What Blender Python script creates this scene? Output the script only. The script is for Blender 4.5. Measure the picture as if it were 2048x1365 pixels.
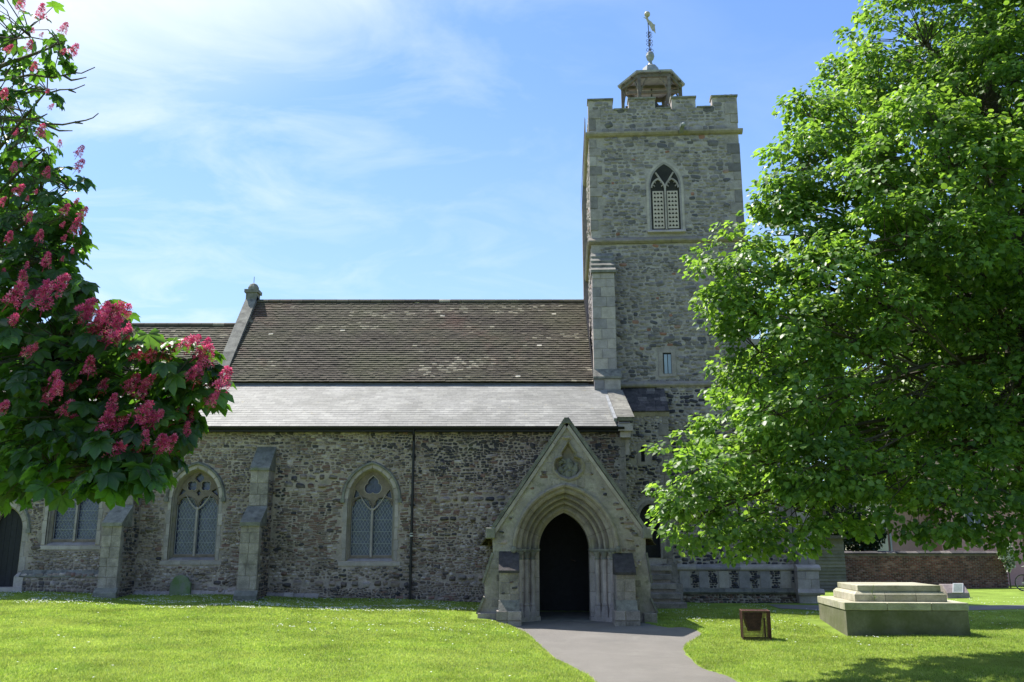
import bpy, bmesh, math, random
import numpy as np
from math import sin, cos, pi, radians, sqrt, atan2
from mathutils import Vector, Matrix, noise
from mathutils.geometry import tessellate_polygon

random.seed(7)
RG = np.random.default_rng(11)
SC = bpy.context.scene
for o in list(bpy.data.objects):
    bpy.data.objects.remove(o)

# ------------------------------------------------------------------ camera
FPX, PITCH, CAMZ = 1800.0, radians(13.0), 1.71
cam_d = bpy.data.cameras.new('camera')
cam = bpy.data.objects.new('camera', cam_d)
SC.collection.objects.link(cam)
cam.location = (0, 0, CAMZ)
cam.rotation_euler = (pi / 2 + PITCH, 0, 0)
cam_d.sensor_width = 36.0
cam_d.lens = 36.0 * FPX / 2048.0
cam_d.clip_start, cam_d.clip_end = 0.1, 3000
SC.camera = cam

# ------------------------------------------------------------------ light
SUN_A, SUN_B = 0.45, 0.42            # shadow offset per metre of height, in +x and -y
sun_dir = Vector((-SUN_A, SUN_B, 1.0)).normalized()
SUN_EL = math.asin(sun_dir.z)
SUN_AZ = atan2(sun_dir.x, sun_dir.y)  # clockwise from +y
sd = bpy.data.lights.new('sun', 'SUN')
sd.energy, sd.angle, sd.color = 4.8, radians(0.53), (1.0, 0.955, 0.87)
sun = bpy.data.objects.new('sun', sd)
sun.rotation_euler = sun_dir.to_track_quat('Z', 'Y').to_euler()
sun.location = (-10, 20, 30)
SC.collection.objects.link(sun)

W = bpy.data.worlds.new('World')
SC.world = W
W.use_nodes = True
nt = W.node_tree
nt.nodes.clear()
def N(tree, typ, **kw):
    n = tree.nodes.new(typ)
    for k, v in kw.items():
        setattr(n, k, v)
    return n
def LK(tree, a, b):
    tree.links.new(a, b)
wo = N(nt, 'ShaderNodeOutputWorld'); bg = N(nt, 'ShaderNodeBackground')
sky = N(nt, 'ShaderNodeTexSky', sky_type='NISHITA', sun_disc=False)
sky.sun_elevation, sky.sun_rotation = SUN_EL, SUN_AZ
sky.altitude, sky.air_density, sky.dust_density, sky.ozone_density = 20, 1.0, 0.6, 1.6
bg.inputs['Strength'].default_value = 0.10
SKY_TINT = N(nt, 'ShaderNodeMix', data_type='RGBA', blend_type='MULTIPLY')
SKY_TINT.inputs[0].default_value = 1.0
LK(nt, sky.outputs[0], SKY_TINT.inputs[6]); SKY_TINT.inputs[7].default_value = (0.66, 0.88, 1.20, 1)
tc = N(nt, 'ShaderNodeTexCoord')
# cirrus: direction projected on a high flat layer, streaked by stretched noise
sep = N(nt, 'ShaderNodeSeparateXYZ'); LK(nt, tc.outputs['Generated'], sep.inputs[0])
mz = N(nt, 'ShaderNodeMath', operation='MAXIMUM'); LK(nt, sep.outputs[2], mz.inputs[0]); mz.inputs[1].default_value = 0.0
az = N(nt, 'ShaderNodeMath', operation='ADD'); LK(nt, mz.outputs[0], az.inputs[0]); az.inputs[1].default_value = 0.12
dx = N(nt, 'ShaderNodeMath', operation='DIVIDE'); LK(nt, sep.outputs[0], dx.inputs[0]); LK(nt, az.outputs[0], dx.inputs[1])
dy = N(nt, 'ShaderNodeMath', operation='DIVIDE'); LK(nt, sep.outputs[1], dy.inputs[0]); LK(nt, az.outputs[0], dy.inputs[1])
cmb = N(nt, 'ShaderNodeCombineXYZ'); LK(nt, dx.outputs[0], cmb.inputs[0]); LK(nt, dy.outputs[0], cmb.inputs[1])
mp1 = N(nt, 'ShaderNodeMapping'); LK(nt, cmb.outputs[0], mp1.inputs[0])
mp1.inputs['Rotation'].default_value = (0, 0, radians(68)); mp1.inputs['Scale'].default_value = (0.95, 1.45, 1)
n1 = N(nt, 'ShaderNodeTexNoise'); LK(nt, mp1.outputs[0], n1.inputs['Vector'])
n1.inputs['Scale'].default_value = 2.6; n1.inputs['Detail'].default_value = 10; n1.inputs['Roughness'].default_value = 0.6
n1.inputs['Distortion'].default_value = 0.55
mp2 = N(nt, 'ShaderNodeMapping'); LK(nt, cmb.outputs[0], mp2.inputs[0])
mp2.inputs['Location'].default_value = (3.1, 1.4, 0)
n2 = N(nt, 'ShaderNodeTexNoise'); LK(nt, mp2.outputs[0], n2.inputs['Vector'])
n2.inputs['Scale'].default_value = 0.9; n2.inputs['Detail'].default_value = 3
r1 = N(nt, 'ShaderNodeMapRange'); LK(nt, n1.outputs[0], r1.inputs[0])
for i, v in ((1, 0.45), (2, 0.74), (3, 0.0), (4, 0.85)): r1.inputs[i].default_value = v
# more cloud towards the west (left), where the cirrus bank lies
r2 = N(nt, 'ShaderNodeMapRange', interpolation_type='SMOOTHSTEP'); LK(nt, sep.outputs[0], r2.inputs[0])
for i, v in ((1, 0.22), (2, -0.30), (3, 0.10), (4, 0.85)): r2.inputs[i].default_value = v
m1 = N(nt, 'ShaderNodeMath', operation='MULTIPLY'); LK(nt, r1.outputs[0], m1.inputs[0]); LK(nt, r2.outputs[0], m1.inputs[1])
r3 = N(nt, 'ShaderNodeMapRange'); LK(nt, n2.outputs[0], r3.inputs[0])
for i, v in ((1, 0.3), (2, 0.65), (3, 0.45), (4, 1.0)): r3.inputs[i].default_value = v
m2 = N(nt, 'ShaderNodeMath', operation='MULTIPLY'); LK(nt, m1.outputs[0], m2.inputs[0]); LK(nt, r3.outputs[0], m2.inputs[1])
# aureole of the sun in the thin cloud
geo_s = N(nt, 'ShaderNodeVectorMath', operation='DOT_PRODUCT'); LK(nt, tc.outputs['Generated'], geo_s.inputs[0])
geo_s.inputs[1].default_value = sun_dir
r4 = N(nt, 'ShaderNodeMapRange', interpolation_type='SMOOTHSTEP'); LK(nt, geo_s.outputs['Value'], r4.inputs[0])
for i, v in ((1, 0.77), (2, 0.90), (3, 0.0), (4, 1.0)): r4.inputs[i].default_value = v
cf = N(nt, 'ShaderNodeMath', operation='MULTIPLY_ADD'); LK(nt, r4.outputs[0], cf.inputs[0]); cf.inputs[1].default_value = 0.95; LK(nt, m2.outputs[0], cf.inputs[2])
cf.use_clamp = True
# pale haze low over the horizon
rh = N(nt, 'ShaderNodeMapRange', interpolation_type='SMOOTHSTEP'); LK(nt, sep.outputs[2], rh.inputs[0])
for i, v in ((1, 0.55), (2, 0.1), (3, 0.08), (4, 0.6)): rh.inputs[i].default_value = v
hz = N(nt, 'ShaderNodeMix', data_type='RGBA'); LK(nt, rh.outputs[0], hz.inputs[0]); LK(nt, SKY_TINT.outputs[2], hz.inputs[6])
hz.inputs[7].default_value = (3.4, 4.6, 5.6, 1)
mx = N(nt, 'ShaderNodeMix', data_type='RGBA'); LK(nt, cf.outputs[0], mx.inputs[0]); LK(nt, hz.outputs[2], mx.inputs[6])
mx.inputs[7].default_value = (5.4, 5.9, 6.4, 1)
LK(nt, mx.outputs[2], bg.inputs[0]); LK(nt, bg.outputs[0], wo.inputs[0])

SC.render.engine = 'CYCLES'
SC.cycles.use_denoising = True
SC.cycles.max_bounces = 7
SC.cycles.diffuse_bounces = 3
SC.cycles.transparent_max_bounces = 8
SC.view_settings.view_transform = 'Standard'
SC.view_settings.look = 'None'
SC.view_settings.exposure = 0.98
SC.view_settings.gamma = 1.0
SC.render.resolution_x, SC.render.resolution_y = 1024, 682

# ------------------------------------------------------------------ measuring helpers
def ray(px, py):
    u, v = (px - 1024) / FPX, (682.5 - py) / FPX
    return Vector((u, cos(PITCH) - v * sin(PITCH), sin(PITCH) + v * cos(PITCH)))
CAMP = Vector((0, 0, CAMZ))
def at(px, py, Y):
    d = ray(px, py)
    return CAMP + d * (Y / d.y)
def zat(py, Y): return at(1024, py, Y).z
def xat(px, py, Y): return at(px, py, Y).x
TOX, TOY, TANG = 2.74, 29.5, radians(-3.5)
TU = Vector((cos(TANG), sin(TANG), 0)); TN = Vector((-sin(TANG), cos(TANG), 0))
def tl(px, py, yl=0.0):
    """tower frame: local x and z of the point seen there on the plane local y = yl"""
    d = ray(px, py); O = Vector((TOX, TOY, 0))
    t = (yl - (CAMP - O).dot(TN)) / d.dot(TN)
    p = CAMP + d * t - O
    return p.dot(TU), p.z

# ------------------------------------------------------------------ mesh builder
class MB:
    def __init__(s):
        s.v, s.f, s.t = [], [], []
    def add(s, vs, fs, tone=None):
        b = len(s.v); s.v.extend([tuple(p) for p in vs])
        tn = random.random() if tone is None else tone
        for f in fs:
            s.f.append([b + i for i in f]); s.t.append(tn)
    def box(s, x0, x1, y0, y1, z0, z1, tone=None):
        s.add([(x0,y0,z0),(x1,y0,z0),(x1,y1,z0),(x0,y1,z0),(x0,y0,z1),(x1,y0,z1),(x1,y1,z1),(x0,y1,z1)],
              [(0,1,5,4),(1,2,6,5),(2,3,7,6),(3,0,4,7),(4,5,6,7),(3,2,1,0)], tone)
    def block(s, x0, x1, y0, y1, z0, z1, c=0.008, tone=None):
        """a dressed stone: front face (towards -y) chamfered all round"""
        s.add([(x0,y0+c,z0),(x1,y0+c,z0),(x1,y0+c,z1),(x0,y0+c,z1),
               (x0+c,y0,z0+c),(x1-c,y0,z0+c),(x1-c,y0,z1-c),(x0+c,y0,z1-c),
               (x0,y1,z0),(x1,y1,z0),(x1,y1,z1),(x0,y1,z1)],
              [(4,5,6,7),(0,1,5,4),(1,2,6,5),(2,3,7,6),(3,0,4,7),(8,9,1,0),(9,10,2,1),(10,11,3,2),(11,8,0,3),(11,10,9,8)], tone)
    def obox(s, c, ax, ay, az, tone=None):
        c, ax, ay, az = Vector(c), Vector(ax), Vector(ay), Vector(az)
        P = [c + ax*i + ay*j + az*k for k in (-1,1) for (i,j) in ((-1,-1),(1,-1),(1,1),(-1,1))]
        s.add(P, [(0,1,5,4),(1,2,6,5),(2,3,7,6),(3,0,4,7),(4,5,6,7),(3,2,1,0)], tone)
    def prism_y(s, poly, y0, y1, tone=None):
        n = len(poly)
        vs = [(x,y0,z) for x,z in poly] + [(x,y1,z) for x,z in poly]
        s.add(vs, [tuple(range(n)), tuple(range(2*n-1,n-1,-1))] + [(i,(i+1)%n,n+(i+1)%n,n+i) for i in range(n)], tone)
    def prism_x(s, poly, x0, x1, tone=None):
        n = len(poly)
        vs = [(x0,y,z) for y,z in poly] + [(x1,y,z) for y,z in poly]
        s.add(vs, [tuple(range(n)), tuple(range(2*n-1,n-1,-1))] + [(i,(i+1)%n,n+(i+1)%n,n+i) for i in range(n)], tone)
    def tube(s, pts, rad, n=6, tone=None, cap=True):
        pts = [Vector(p) for p in pts]
        if not hasattr(rad, '__len__'): rad = [rad]*len(pts)
        vs, fs = [], []
        for i, p in enumerate(pts):
            d = (pts[min(i+1,len(pts)-1)] - pts[max(i-1,0)]).normalized()
            a = d.cross(Vector((0,0,1)) if abs(d.z) < 0.9 else Vector((1,0,0))).normalized(); b = d.cross(a)
            for k in range(n):
                q = p + (a*cos(2*pi*k/n) + b*sin(2*pi*k/n))*rad[i]
                vs.append(q)
        for i in range(len(pts)-1):
            for k in range(n):
                fs.append((i*n+k, i*n+(k+1)%n, (i+1)*n+(k+1)%n, (i+1)*n+k))
        if cap:
            fs.append(tuple(range(n))); fs.append(tuple(range((len(pts)-1)*n, len(pts)*n)))
        s.add(vs, fs, tone)
    def lathe(s, prof, cx, cy, n=12, tone=None, rot=0.0):
        vs, fs = [], []
        for r, z in prof:
            for k in range(n):
                vs.append((cx + r*cos(2*pi*k/n+rot), cy + r*sin(2*pi*k/n+rot), z))
        for i in range(len(prof)-1):
            for k in range(n):
                fs.append((i*n+k, i*n+(k+1)%n, (i+1)*n+(k+1)%n, (i+1)*n+k))
        fs.append(tuple(range(n))); fs.append(tuple(range((len(prof)-1)*n, len(prof)*n)))
        s.add(vs, fs, tone)
    def ball(s, c, r, sx=1, sy=1, sz=1, n=8, m=6, tone=None):
        prof = []
        vs, fs = [], []
        for i in range(m+1):
            a = pi*i/m
            for k in range(n):
                vs.append((c[0]+r*sx*sin(a)*cos(2*pi*k/n), c[1]+r*sy*sin(a)*sin(2*pi*k/n), c[2]-r*sz*cos(a)))
        for i in range(m):
            for k in range(n):
                fs.append((i*n+k, i*n+(k+1)%n, (i+1)*n+(k+1)%n, (i+1)*n+k))
        s.add(vs, fs, tone)
    def plate(s, outer, holes, y0, y1, back=False, tone=None):
        """flat slab in the xz plane between y0 (front) and y1 with holes through it"""
        tn = random.random() if tone is None else tone
        loops = [outer] + list(holes)
        allp = [p for L in loops for p in L]
        tri = tessellate_polygon([[Vector((x, z, 0)) for x, z in L] for L in loops])
        s.add([(x,y0,z) for x,z in allp], [tuple(t) for t in tri], tn)
        if back: s.add([(x,y1,z) for x,z in allp], [tuple(t) for t in tri], tn)
        for L in loops:
            n = len(L)
            s.add([(x,y0,z) for x,z in L] + [(x,y1,z) for x,z in L], [(i,(i+1)%n,n+(i+1)%n,n+i) for i in range(n)], tn)
    def sweep(s, path, prof, tone=None):
        """path(d) gives the (x, z) points at outward offset d; prof is [(d, y)]"""
        rows = [[(x, y, z) for x, z in path(d)] for d, y in prof]
        n = len(rows[0]); vs = [p for r in rows for p in r]
        s.add(vs, [(i*n+k, i*n+k+1, (i+1)*n+k+1, (i+1)*n+k) for i in range(len(rows)-1) for k in range(n-1)], tone)
    def mesh(s, name):
        me = bpy.data.meshes.new(name)
        me.from_pydata(s.v, [], s.f)
        a = me.attributes.new('tone', 'FLOAT', 'FACE')
        a.data.foreach_set('value', s.t)
        return me

def place(o, parent, frame=None, props=None):
    SC.collection.objects.link(o)
    if parent is not None:
        o.parent = parent
        if parent.type == 'EMPTY':
            o.matrix_parent_inverse = Matrix.Translation(-parent.location)
    if frame == 'tower' and (parent is None or parent.type == 'EMPTY'):
        o.location = (TOX, TOY, 0); o.rotation_euler = (0, 0, TANG)
    for k, v in (props or {}).items():
        o[k] = v
    return o
def build(name, mb, mat, parent=None, frame=None, smooth=False, **props):
    me = mb.mesh(name) if isinstance(mb, MB) else mb
    if isinstance(mb, MB) and len(mb.f) < 4000:
        bm = bmesh.new(); bm.from_mesh(me)
        bmesh.ops.recalc_face_normals(bm, faces=bm.faces)
        bm.to_mesh(me); bm.free()
    if mat is not None and not me.materials: me.materials.append(mat)
    if smooth:
        me.polygons.foreach_set('use_smooth', [True]*len(me.polygons))
        try: me.set_sharp_from_angle(angle=radians(24))
        except Exception: pass
    return place(bpy.data.objects.new(name, me), parent, frame, props)
def empty(name, loc, label, cat, group=None):
    o = bpy.data.objects.new(name, None); SC.collection.objects.link(o)
    o.location = loc; o.empty_display_size = 0.3
    o['label'] = label; o['category'] = cat
    if group: o['group'] = group
    return o
def np_mesh(name, V, faces, mat, tone=None, smooth=False):
    """V (n,3); faces list of (m,k) index arrays; tone one value per face, in order"""
    me = bpy.data.meshes.new(name)
    V = np.asarray(V, dtype=np.float32)
    me.vertices.add(len(V)); me.vertices.foreach_set('co', V.ravel())
    starts, tot, loops = [], 0, []
    for F in faces:
        m, k = F.shape
        starts.append(tot + np.arange(m)*k); tot += m*k; loops.append(F.ravel())
    st = np.concatenate(starts).astype(np.int32)
    me.loops.add(tot); me.loops.foreach_set('vertex_index', np.concatenate(loops).astype(np.int32))
    me.polygons.add(len(st)); me.polygons.foreach_set('loop_start', st)
    me.update(calc_edges=True)
    me.polygons.foreach_set('use_smooth', np.full(len(st), bool(smooth)))
    if tone is not None:
        a = me.attributes.new('tone', 'FLOAT', 'FACE'); a.data.foreach_set('value', np.asarray(tone, dtype=np.float32))
    if mat: me.materials.append(mat)
    return me

# ------------------------------------------------------------------ materials
STONY = ('flint', 'mortar', 'stone', 'ashlar', 'brick', 'oak', 'boards', 'concrete', 'louvre')
def M(name, ramp, src='attr', var=0.35, scale=3.0, bump=0.3, bscale=30.0, rough=0.9, stains=(), spec=0.35,
      transl=0.0, const=False, metal=0.0, vscale2=None, tcol=None):
    """ramp: colours picked by tone (face attribute, or object random); noise gives grain; stains = [(colour, scale, lo, hi, amount)]"""
    m = bpy.data.materials.new(name); m.use_nodes = True; t = m.node_tree
    if any(k in name for k in STONY):
        ramp = [(p_, (min(1, c_[0]*1.05), c_[1]*.955, min(1, c_[2]*1.07))) for p_, c_ in ramp]
    p = t.nodes['Principled BSDF']
    geo = N(t, 'ShaderNodeNewGeometry')
    if len(ramp) > 1:
        cr = N(t, 'ShaderNodeValToRGB')
        if const: cr.color_ramp.interpolation = 'CONSTANT'
        els = cr.color_ramp.elements
        while len(els) > 1: els.remove(els[-1])
        els[0].position = ramp[0][0]; els[0].color = (*ramp[0][1], 1)
        for pos, c in ramp[1:]:
            e_ = els.new(pos); e_.color = (*c, 1)
        if src == 'attr':
            a = N(t, 'ShaderNodeAttribute', attribute_name='tone'); LK(t, a.outputs['Fac'], cr.inputs[0])
        else:
            a = N(t, 'ShaderNodeObjectInfo'); LK(t, a.outputs['Random'], cr.inputs[0])
        col = cr.outputs[0]
    else:
        rgb = N(t, 'ShaderNodeRGB'); rgb.outputs[0].default_value = (*ramp[0][1], 1); col = rgb.outputs[0]
    def noise_(sc, det=5, rough_=0.6):
        n = N(t, 'ShaderNodeTexNoise'); n.inputs['Scale'].default_value = sc
        n.inputs['Detail'].default_value = det; n.inputs['Roughness'].default_value = rough_
        LK(t, geo.outputs['Position'], n.inputs['Vector']); return n.outputs[0]
    if var > 0:
        for sc_, vv in ((scale, var), (vscale2 or scale*9, var*0.6)):
            mr = N(t, 'ShaderNodeMapRange'); LK(t, noise_(sc_), mr.inputs[0])
            for i, v in ((1, 0.3), (2, 0.7), (3, 1-vv), (4, 1+vv)): mr.inputs[i].default_value = v
            mul = N(t, 'ShaderNodeMix', data_type='RGBA', blend_type='MULTIPLY'); mul.inputs[0].default_value = 1
            LK(t, col, mul.inputs[6]); LK(t, mr.outputs[0], mul.inputs[7]); col = mul.outputs[2]
    for (c, sc_, lo, hi, amt) in stains:
        mr = N(t, 'ShaderNodeMapRange'); LK(t, noise_(sc_, 6, 0.68), mr.inputs[0])
        for i, v in ((1, lo), (2, hi), (3, 0.0), (4, amt)): mr.inputs[i].default_value = v
        mxn = N(t, 'ShaderNodeMix', data_type='RGBA'); LK(t, mr.outputs[0], mxn.inputs[0])
        LK(t, col, mxn.inputs[6]); mxn.inputs[7].default_value = (*c, 1); col = mxn.outputs[2]
    LK(t, col, p.inputs['Base Color'])
    p.inputs['Roughness'].default_value = rough
    p.inputs['Specular IOR Level'].default_value = spec
    p.inputs['Metallic'].default_value = metal
    if bump > 0:
        b = N(t, 'ShaderNodeBump'); b.inputs['Strength'].default_value = bump; b.inputs['Distance'].default_value = 0.02
        LK(t, noise_(bscale, 4), b.inputs['Height']); LK(t, b.outputs[0], p.inputs['Normal'])
    if transl > 0:
        out = t.nodes['Material Output']
        tr = N(t, 'ShaderNodeBsdfTranslucent'); ms = N(t, 'ShaderNodeMixShader'); ms.inputs[0].default_value = transl
        if tcol:
            mm = N(t, 'ShaderNodeMix', data_type='RGBA', blend_type='MULTIPLY'); mm.inputs[0].default_value = 1
            LK(t, col, mm.inputs[6]); mm.inputs[7].default_value = (*tcol, 1); LK(t, mm.outputs[2], tr.inputs[0])
        else: LK(t, col, tr.inputs[0])
        LK(t, p.outputs[0], ms.inputs[1]); LK(t, tr.outputs[0], ms.inputs[2]); LK(t, ms.outputs[0], out.inputs[0])
    return m
MOSS = (0.10, 0.12, 0.035); SOOT = (0.035, 0.035, 0.036); LICH = (0.36, 0.33, 0.16)
rub_ramp = [(0.0,(.045,.046,.05)),(0.12,(.085,.08,.075)),(0.24,(.125,.105,.085)),(0.38,(.175,.145,.11)),(0.50,(.19,.18,.155)),
            (0.62,(.26,.215,.16)),(0.74,(.33,.29,.235)),(0.86,(.42,.39,.33)),(0.93,(.155,.105,.08)),(1.0,(.21,.135,.105))]
m_rub = M('rubble_flint', rub_ramp, var=.3, scale=7, bump=.5, bscale=45, rough=.85, stains=[(MOSS,1.1,.56,.74,.4),(SOOT,.8,.55,.75,.45)])
m_rub_o = M('rubble_flint_single', rub_ramp, src='obj', var=.3, scale=7, bump=.5, bscale=45, rough=.85, stains=[(MOSS,1.1,.56,.74,.4),(SOOT,.8,.55,.75,.45)])
m_mortar = M('lime_mortar', [(0,(.33,.295,.235))], var=.28, scale=2.2, bump=.6, bscale=38, stains=[(SOOT,.7,.5,.75,.5),((.2,.19,.12),3.5,.5,.7,.5)])
rag_ramp = [(0.0,(.085,.09,.095)),(0.1,(.15,.148,.135)),(0.35,(.205,.20,.178)),(0.6,(.255,.245,.21)),(0.85,(.31,.295,.25)),(0.985,(.38,.37,.32)),(1.0,(.27,.15,.10))]
m_rag = M('ragstone', rag_ramp, var=.25, scale=5, bump=.45, bscale=35, stains=[(SOOT,.9,.58,.8,.4),(LICH,2.3,.6,.75,.35)])
m_rag_o = M('ragstone_single', rag_ramp, src='obj', var=.25, scale=5, bump=.45, bscale=35, stains=[(SOOT,.9,.58,.8,.4),(LICH,2.3,.6,.75,.35)])
m_tmortar = M('tower_mortar', [(0,(.335,.32,.27))], var=.28, scale=2.0, bump=.6, bscale=30, stains=[(SOOT,.6,.55,.8,.35),((.29,.27,.19),3.0,.5,.7,.4)])
kn_ramp = [(0.0,(.03,.032,.04)),(0.35,(.08,.08,.085)),(0.5,(.20,.19,.17)),(0.8,(.34,.32,.27)),(1.0,(.42,.39,.31))]
m_knap = M('knapped_flint', kn_ramp, var=.3, scale=6, bump=.5, bscale=40, rough=.7)
m_knap_o = M('knapped_flint_single', kn_ramp, src='obj', var=.3, scale=6, bump=.5, bscale=40, rough=.7)
m_ash = M('dressed_limestone', [(0,(.29,.275,.235)),(.5,(.34,.32,.265)),(1,(.41,.385,.32))], var=.2, scale=4, bump=.3, bscale=28,
          stains=[(SOOT,1.6,.58,.78,.6),(MOSS,2.4,.6,.76,.55),((.3,.22,.08),3.0,.62,.75,.35)])
m_ashd = M('weathered_capping', [(0,(.15,.145,.13)),(1,(.225,.215,.19))], var=.3, scale=5, bump=.5, bscale=30,
           stains=[(SOOT,3.5,.5,.7,.7),(MOSS,2.0,.6,.72,.5)])
m_yel = M('lichened_stone', [(0,(.22,.205,.16)),(1,(.29,.27,.21))], var=.25, scale=5, bump=.4, bscale=30, stains=[((.28,.25,.09),2.2,.5,.7,.45),(SOOT,3,.6,.75,.5)])
m_tile = M('clay_roof_tile', [(0,(.045,.036,.030)),(.25,(.064,.051,.041)),(.6,(.080,.065,.051)),(.9,(.098,.083,.065)),(.99,(.34,.30,.23)),(1,(.55,.50,.42))],
           var=.35, scale=3, bump=.4, bscale=40, stains=[((.11,.11,.06),.55,.42,.70,.6),((.15,.15,.10),9,.60,.74,.25),((.15,.06,.05),.35,.55,.72,.5)])
m_slate = M('grey_slate', [(0,(.20,.197,.19)),(.5,(.22,.215,.207)),(1,(.27,.265,.25))], var=.24, scale=1.2, bump=.10, bscale=25, rough=.68, spec=.22,
            stains=[((.15,.15,.14),.7,.46,.7,.6),((.33,.33,.32),.9,.6,.75,.5),((.36,.30,.14),4.5,.64,.76,.6)])
m_oldslate = M('black_stone_slate', [(0,(.035,.035,.034)),(.8,(.09,.085,.075)),(1,(.2,.19,.15))], var=.4, scale=8, bump=.6, bscale=30)
m_black = M('black_painted_iron', [(0,(.012,.012,.016))], var=.1, bump=0, rough=.4)
m_iron = M('rusty_wrought_iron', [(0,(.025,.02,.018))], var=.4, scale=10, bump=0, rough=.7)
m_lead = M('sheet_lead', [(0,(.24,.25,.27))], var=.3, scale=5, bump=.2, bscale=12, rough=.55, spec=.5)
m_timber = M('silvered_oak', [(0,(.10,.095,.08)),(1,(.17,.16,.125))], var=.35, scale=6, bump=.3, bscale=30, stains=[(MOSS,3,.5,.7,.6)])
m_timd = M('dark_old_boards', [(0,(.07,.06,.05)),(1,(.13,.11,.09))], var=.3, scale=8, bump=.3)
m_louvre = M('cream_louvre_board', [(0,(.47,.43,.34))], var=.12, scale=8, bump=.15)
m_dark = M('interior_shade', [(0,(.03,.028,.026))], var=.3, bump=.2)  # near-black that puts the shade of the tower openings into the colour
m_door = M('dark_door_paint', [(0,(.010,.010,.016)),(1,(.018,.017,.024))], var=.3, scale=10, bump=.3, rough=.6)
m_glass = M('leaded_glass', [(0,(.030,.038,.085)),(1,(.060,.072,.14))], var=.35, scale=5, bump=.45, bscale=11, rough=.16, spec=.6)
m_lattice = M('lead_cames', [(0,(.30,.31,.34))], var=.1, bump=0, rough=.6)
m_bronze = M('green_bronze_bell', [(0,(.035,.05,.045))], var=.3, bump=.1, rough=.5, metal=.3)
m_gilt = M('weathered_gilding', [(0,(.40,.36,.29))], var=.3, scale=10, bump=0, rough=.55, metal=.1)
m_shut = M('blue_grey_shutter', [(0,(.30,.35,.45)),(1,(.36,.42,.52))], var=.1, bump=.1, rough=.6)
m_red = M('old_red_brick', [(0,(.07,.032,.026)),(.4,(.13,.052,.04)),(.8,(.19,.085,.062)),(1,(.25,.15,.12))], var=.3, scale=3, bump=.3, stains=[(SOOT,.5,.45,.7,.6),((.2,.2,.1),1.2,.6,.7,.4)])  # brick tones darkened to carry the tree shade on the boundary wall
# ------------------------------------------------------------------ ground
PATH_PX = [(1006,1250),(1040,1263),(1085,1293),(1130,1330),(1190,1368)]
def gp(px, py, z=None):
    if z is None: z = -.12 - .15*max(0, (py-1265)/100)
    d = ray(px, py); t = (z - CAMZ) / d.z
    p = CAMP + d*t; return (p.x, p.y)
Lp = [(-.1, 26.2), (-.12, 23.4), (-.12, 21.8)] + [gp(*p) for p in ((1052,1270),(1085,1293),(1128,1330),(1192,1366))] + [(1.15, 9.0), (1.0, 3.0), (1.0, -6)]
Rp = [(2.8, 26.2), (2.9, 23.4), (3.45, 21.75)] + [gp(*p) for p in ((1372,1262),(1403,1271),(1368,1290),(1382,1312),(1404,1332),(1484,1366))] + [(3.3, 9.0), (3.2, 3.0), (3.2, -6)]
def dist_poly(x, y, poly):
    """signed distance (negative inside) of arrays x, y"""
    x = np.asarray(x, float); y = np.asarray(y, float)
    d = np.full(x.shape, 1e9); inside = np.zeros(x.shape, bool)
    n = len(poly)
    for i in range(n):
        ax, ay = poly[i]; bx, by = poly[(i+1) % n]
        ex, ey = bx-ax, by-ay
        t = np.clip(((x-ax)*ex + (y-ay)*ey) / (ex*ex+ey*ey+1e-12), 0, 1)
        d = np.minimum(d, np.hypot(x-ax-t*ex, y-ay-t*ey))
        c = ((ay > y) != (by > y)) & (x < (bx-ax)*(y-ay)/((by-ay) if abs(by-ay) > 1e-12 else 1e-12) + ax)
        inside ^= c
    return np.where(inside, -d, d)
def smooth_line(pts, n=6):
    out = []
    for i in range(len(pts)-1):
        p0 = pts[max(i-1,0)]; p1 = pts[i]; p2 = pts[i+1]; p3 = pts[min(i+2,len(pts)-1)]
        for k in range(n):
            t = k/n
            out.append(tuple(0.5*((2*p1[j]) + (-p0[j]+p2[j])*t + (2*p0[j]-5*p1[j]+4*p2[j]-p3[j])*t*t + (-p0[j]+3*p1[j]-3*p2[j]+p3[j])*t**3) for j in (0,1)))
    out.append(tuple(pts[-1])); return out
PATH = smooth_line(Lp) + smooth_line(Rp)[::-1]
FP_FRONT = smooth_line([(7.6,26.6),(10,26.4),(13.5,26.9),(17,27.0),(22,27.5),(30,28.5)], 4)
FP_BACK = smooth_line([(7.6,27.9),(10,27.7),(13.3,28.3),(17,28.6),(22,29.3),(30,30.5)], 4)
FPATH = FP_FRONT + FP_BACK[::-1]
def path_z(x, y):
    y = np.asarray(y, float)
    return np.interp(y, [-6, 9, 14, 18.5, 20.5, 22.4, 24], [-.35, -.33, -.29, -.22, -.12, 0.0, -.01]) + 0*np.asarray(x, float)
def ground_base(x, y):
    x = np.asarray(x, float); y = np.asarray(y, float)
    wall = 0.26 + 0.022*np.clip(-x, 0, 16)
    left = wall - 0.26*(1-np.exp(-np.clip(26.3-y, -2, 60)/3.2)) - 0.012*np.clip(18-y, 0, 30)
    right = np.interp(y, [5, 14, 18, 20.5, 24, 28, 35, 60], [-.34, -.25, -.2, -.13, .0, .1, .05, .05]) - 0.02*np.clip(x-8, 0, 3)
    k = 1/(1+np.exp(-(x-2.0)*2.0))
    z = left*(1-k) + right*k
    rs = np.random.RandomState(3)
    z = z + .018*np.sin(x*1.3+y*.7) + .014*np.sin(x*.6-y*1.5+1)
    return z
def ground_z(x, y):
    z = ground_base(x, y)
    d = dist_poly(x, y, PATH)
    pz = path_z(x, y)
    k = np.clip((d+0.02)/0.45, 0, 1); k = k*k*(3-2*k)
    z = np.where(d < 0, pz-0.03, (pz+0.02)*(1-k) + z*k)
    d2 = dist_poly(x, y, FPATH)
    return np.where(d2 < 0, z-0.03, z)
def fpath_z(x, y): return ground_base(x, y) + 0.005
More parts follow.
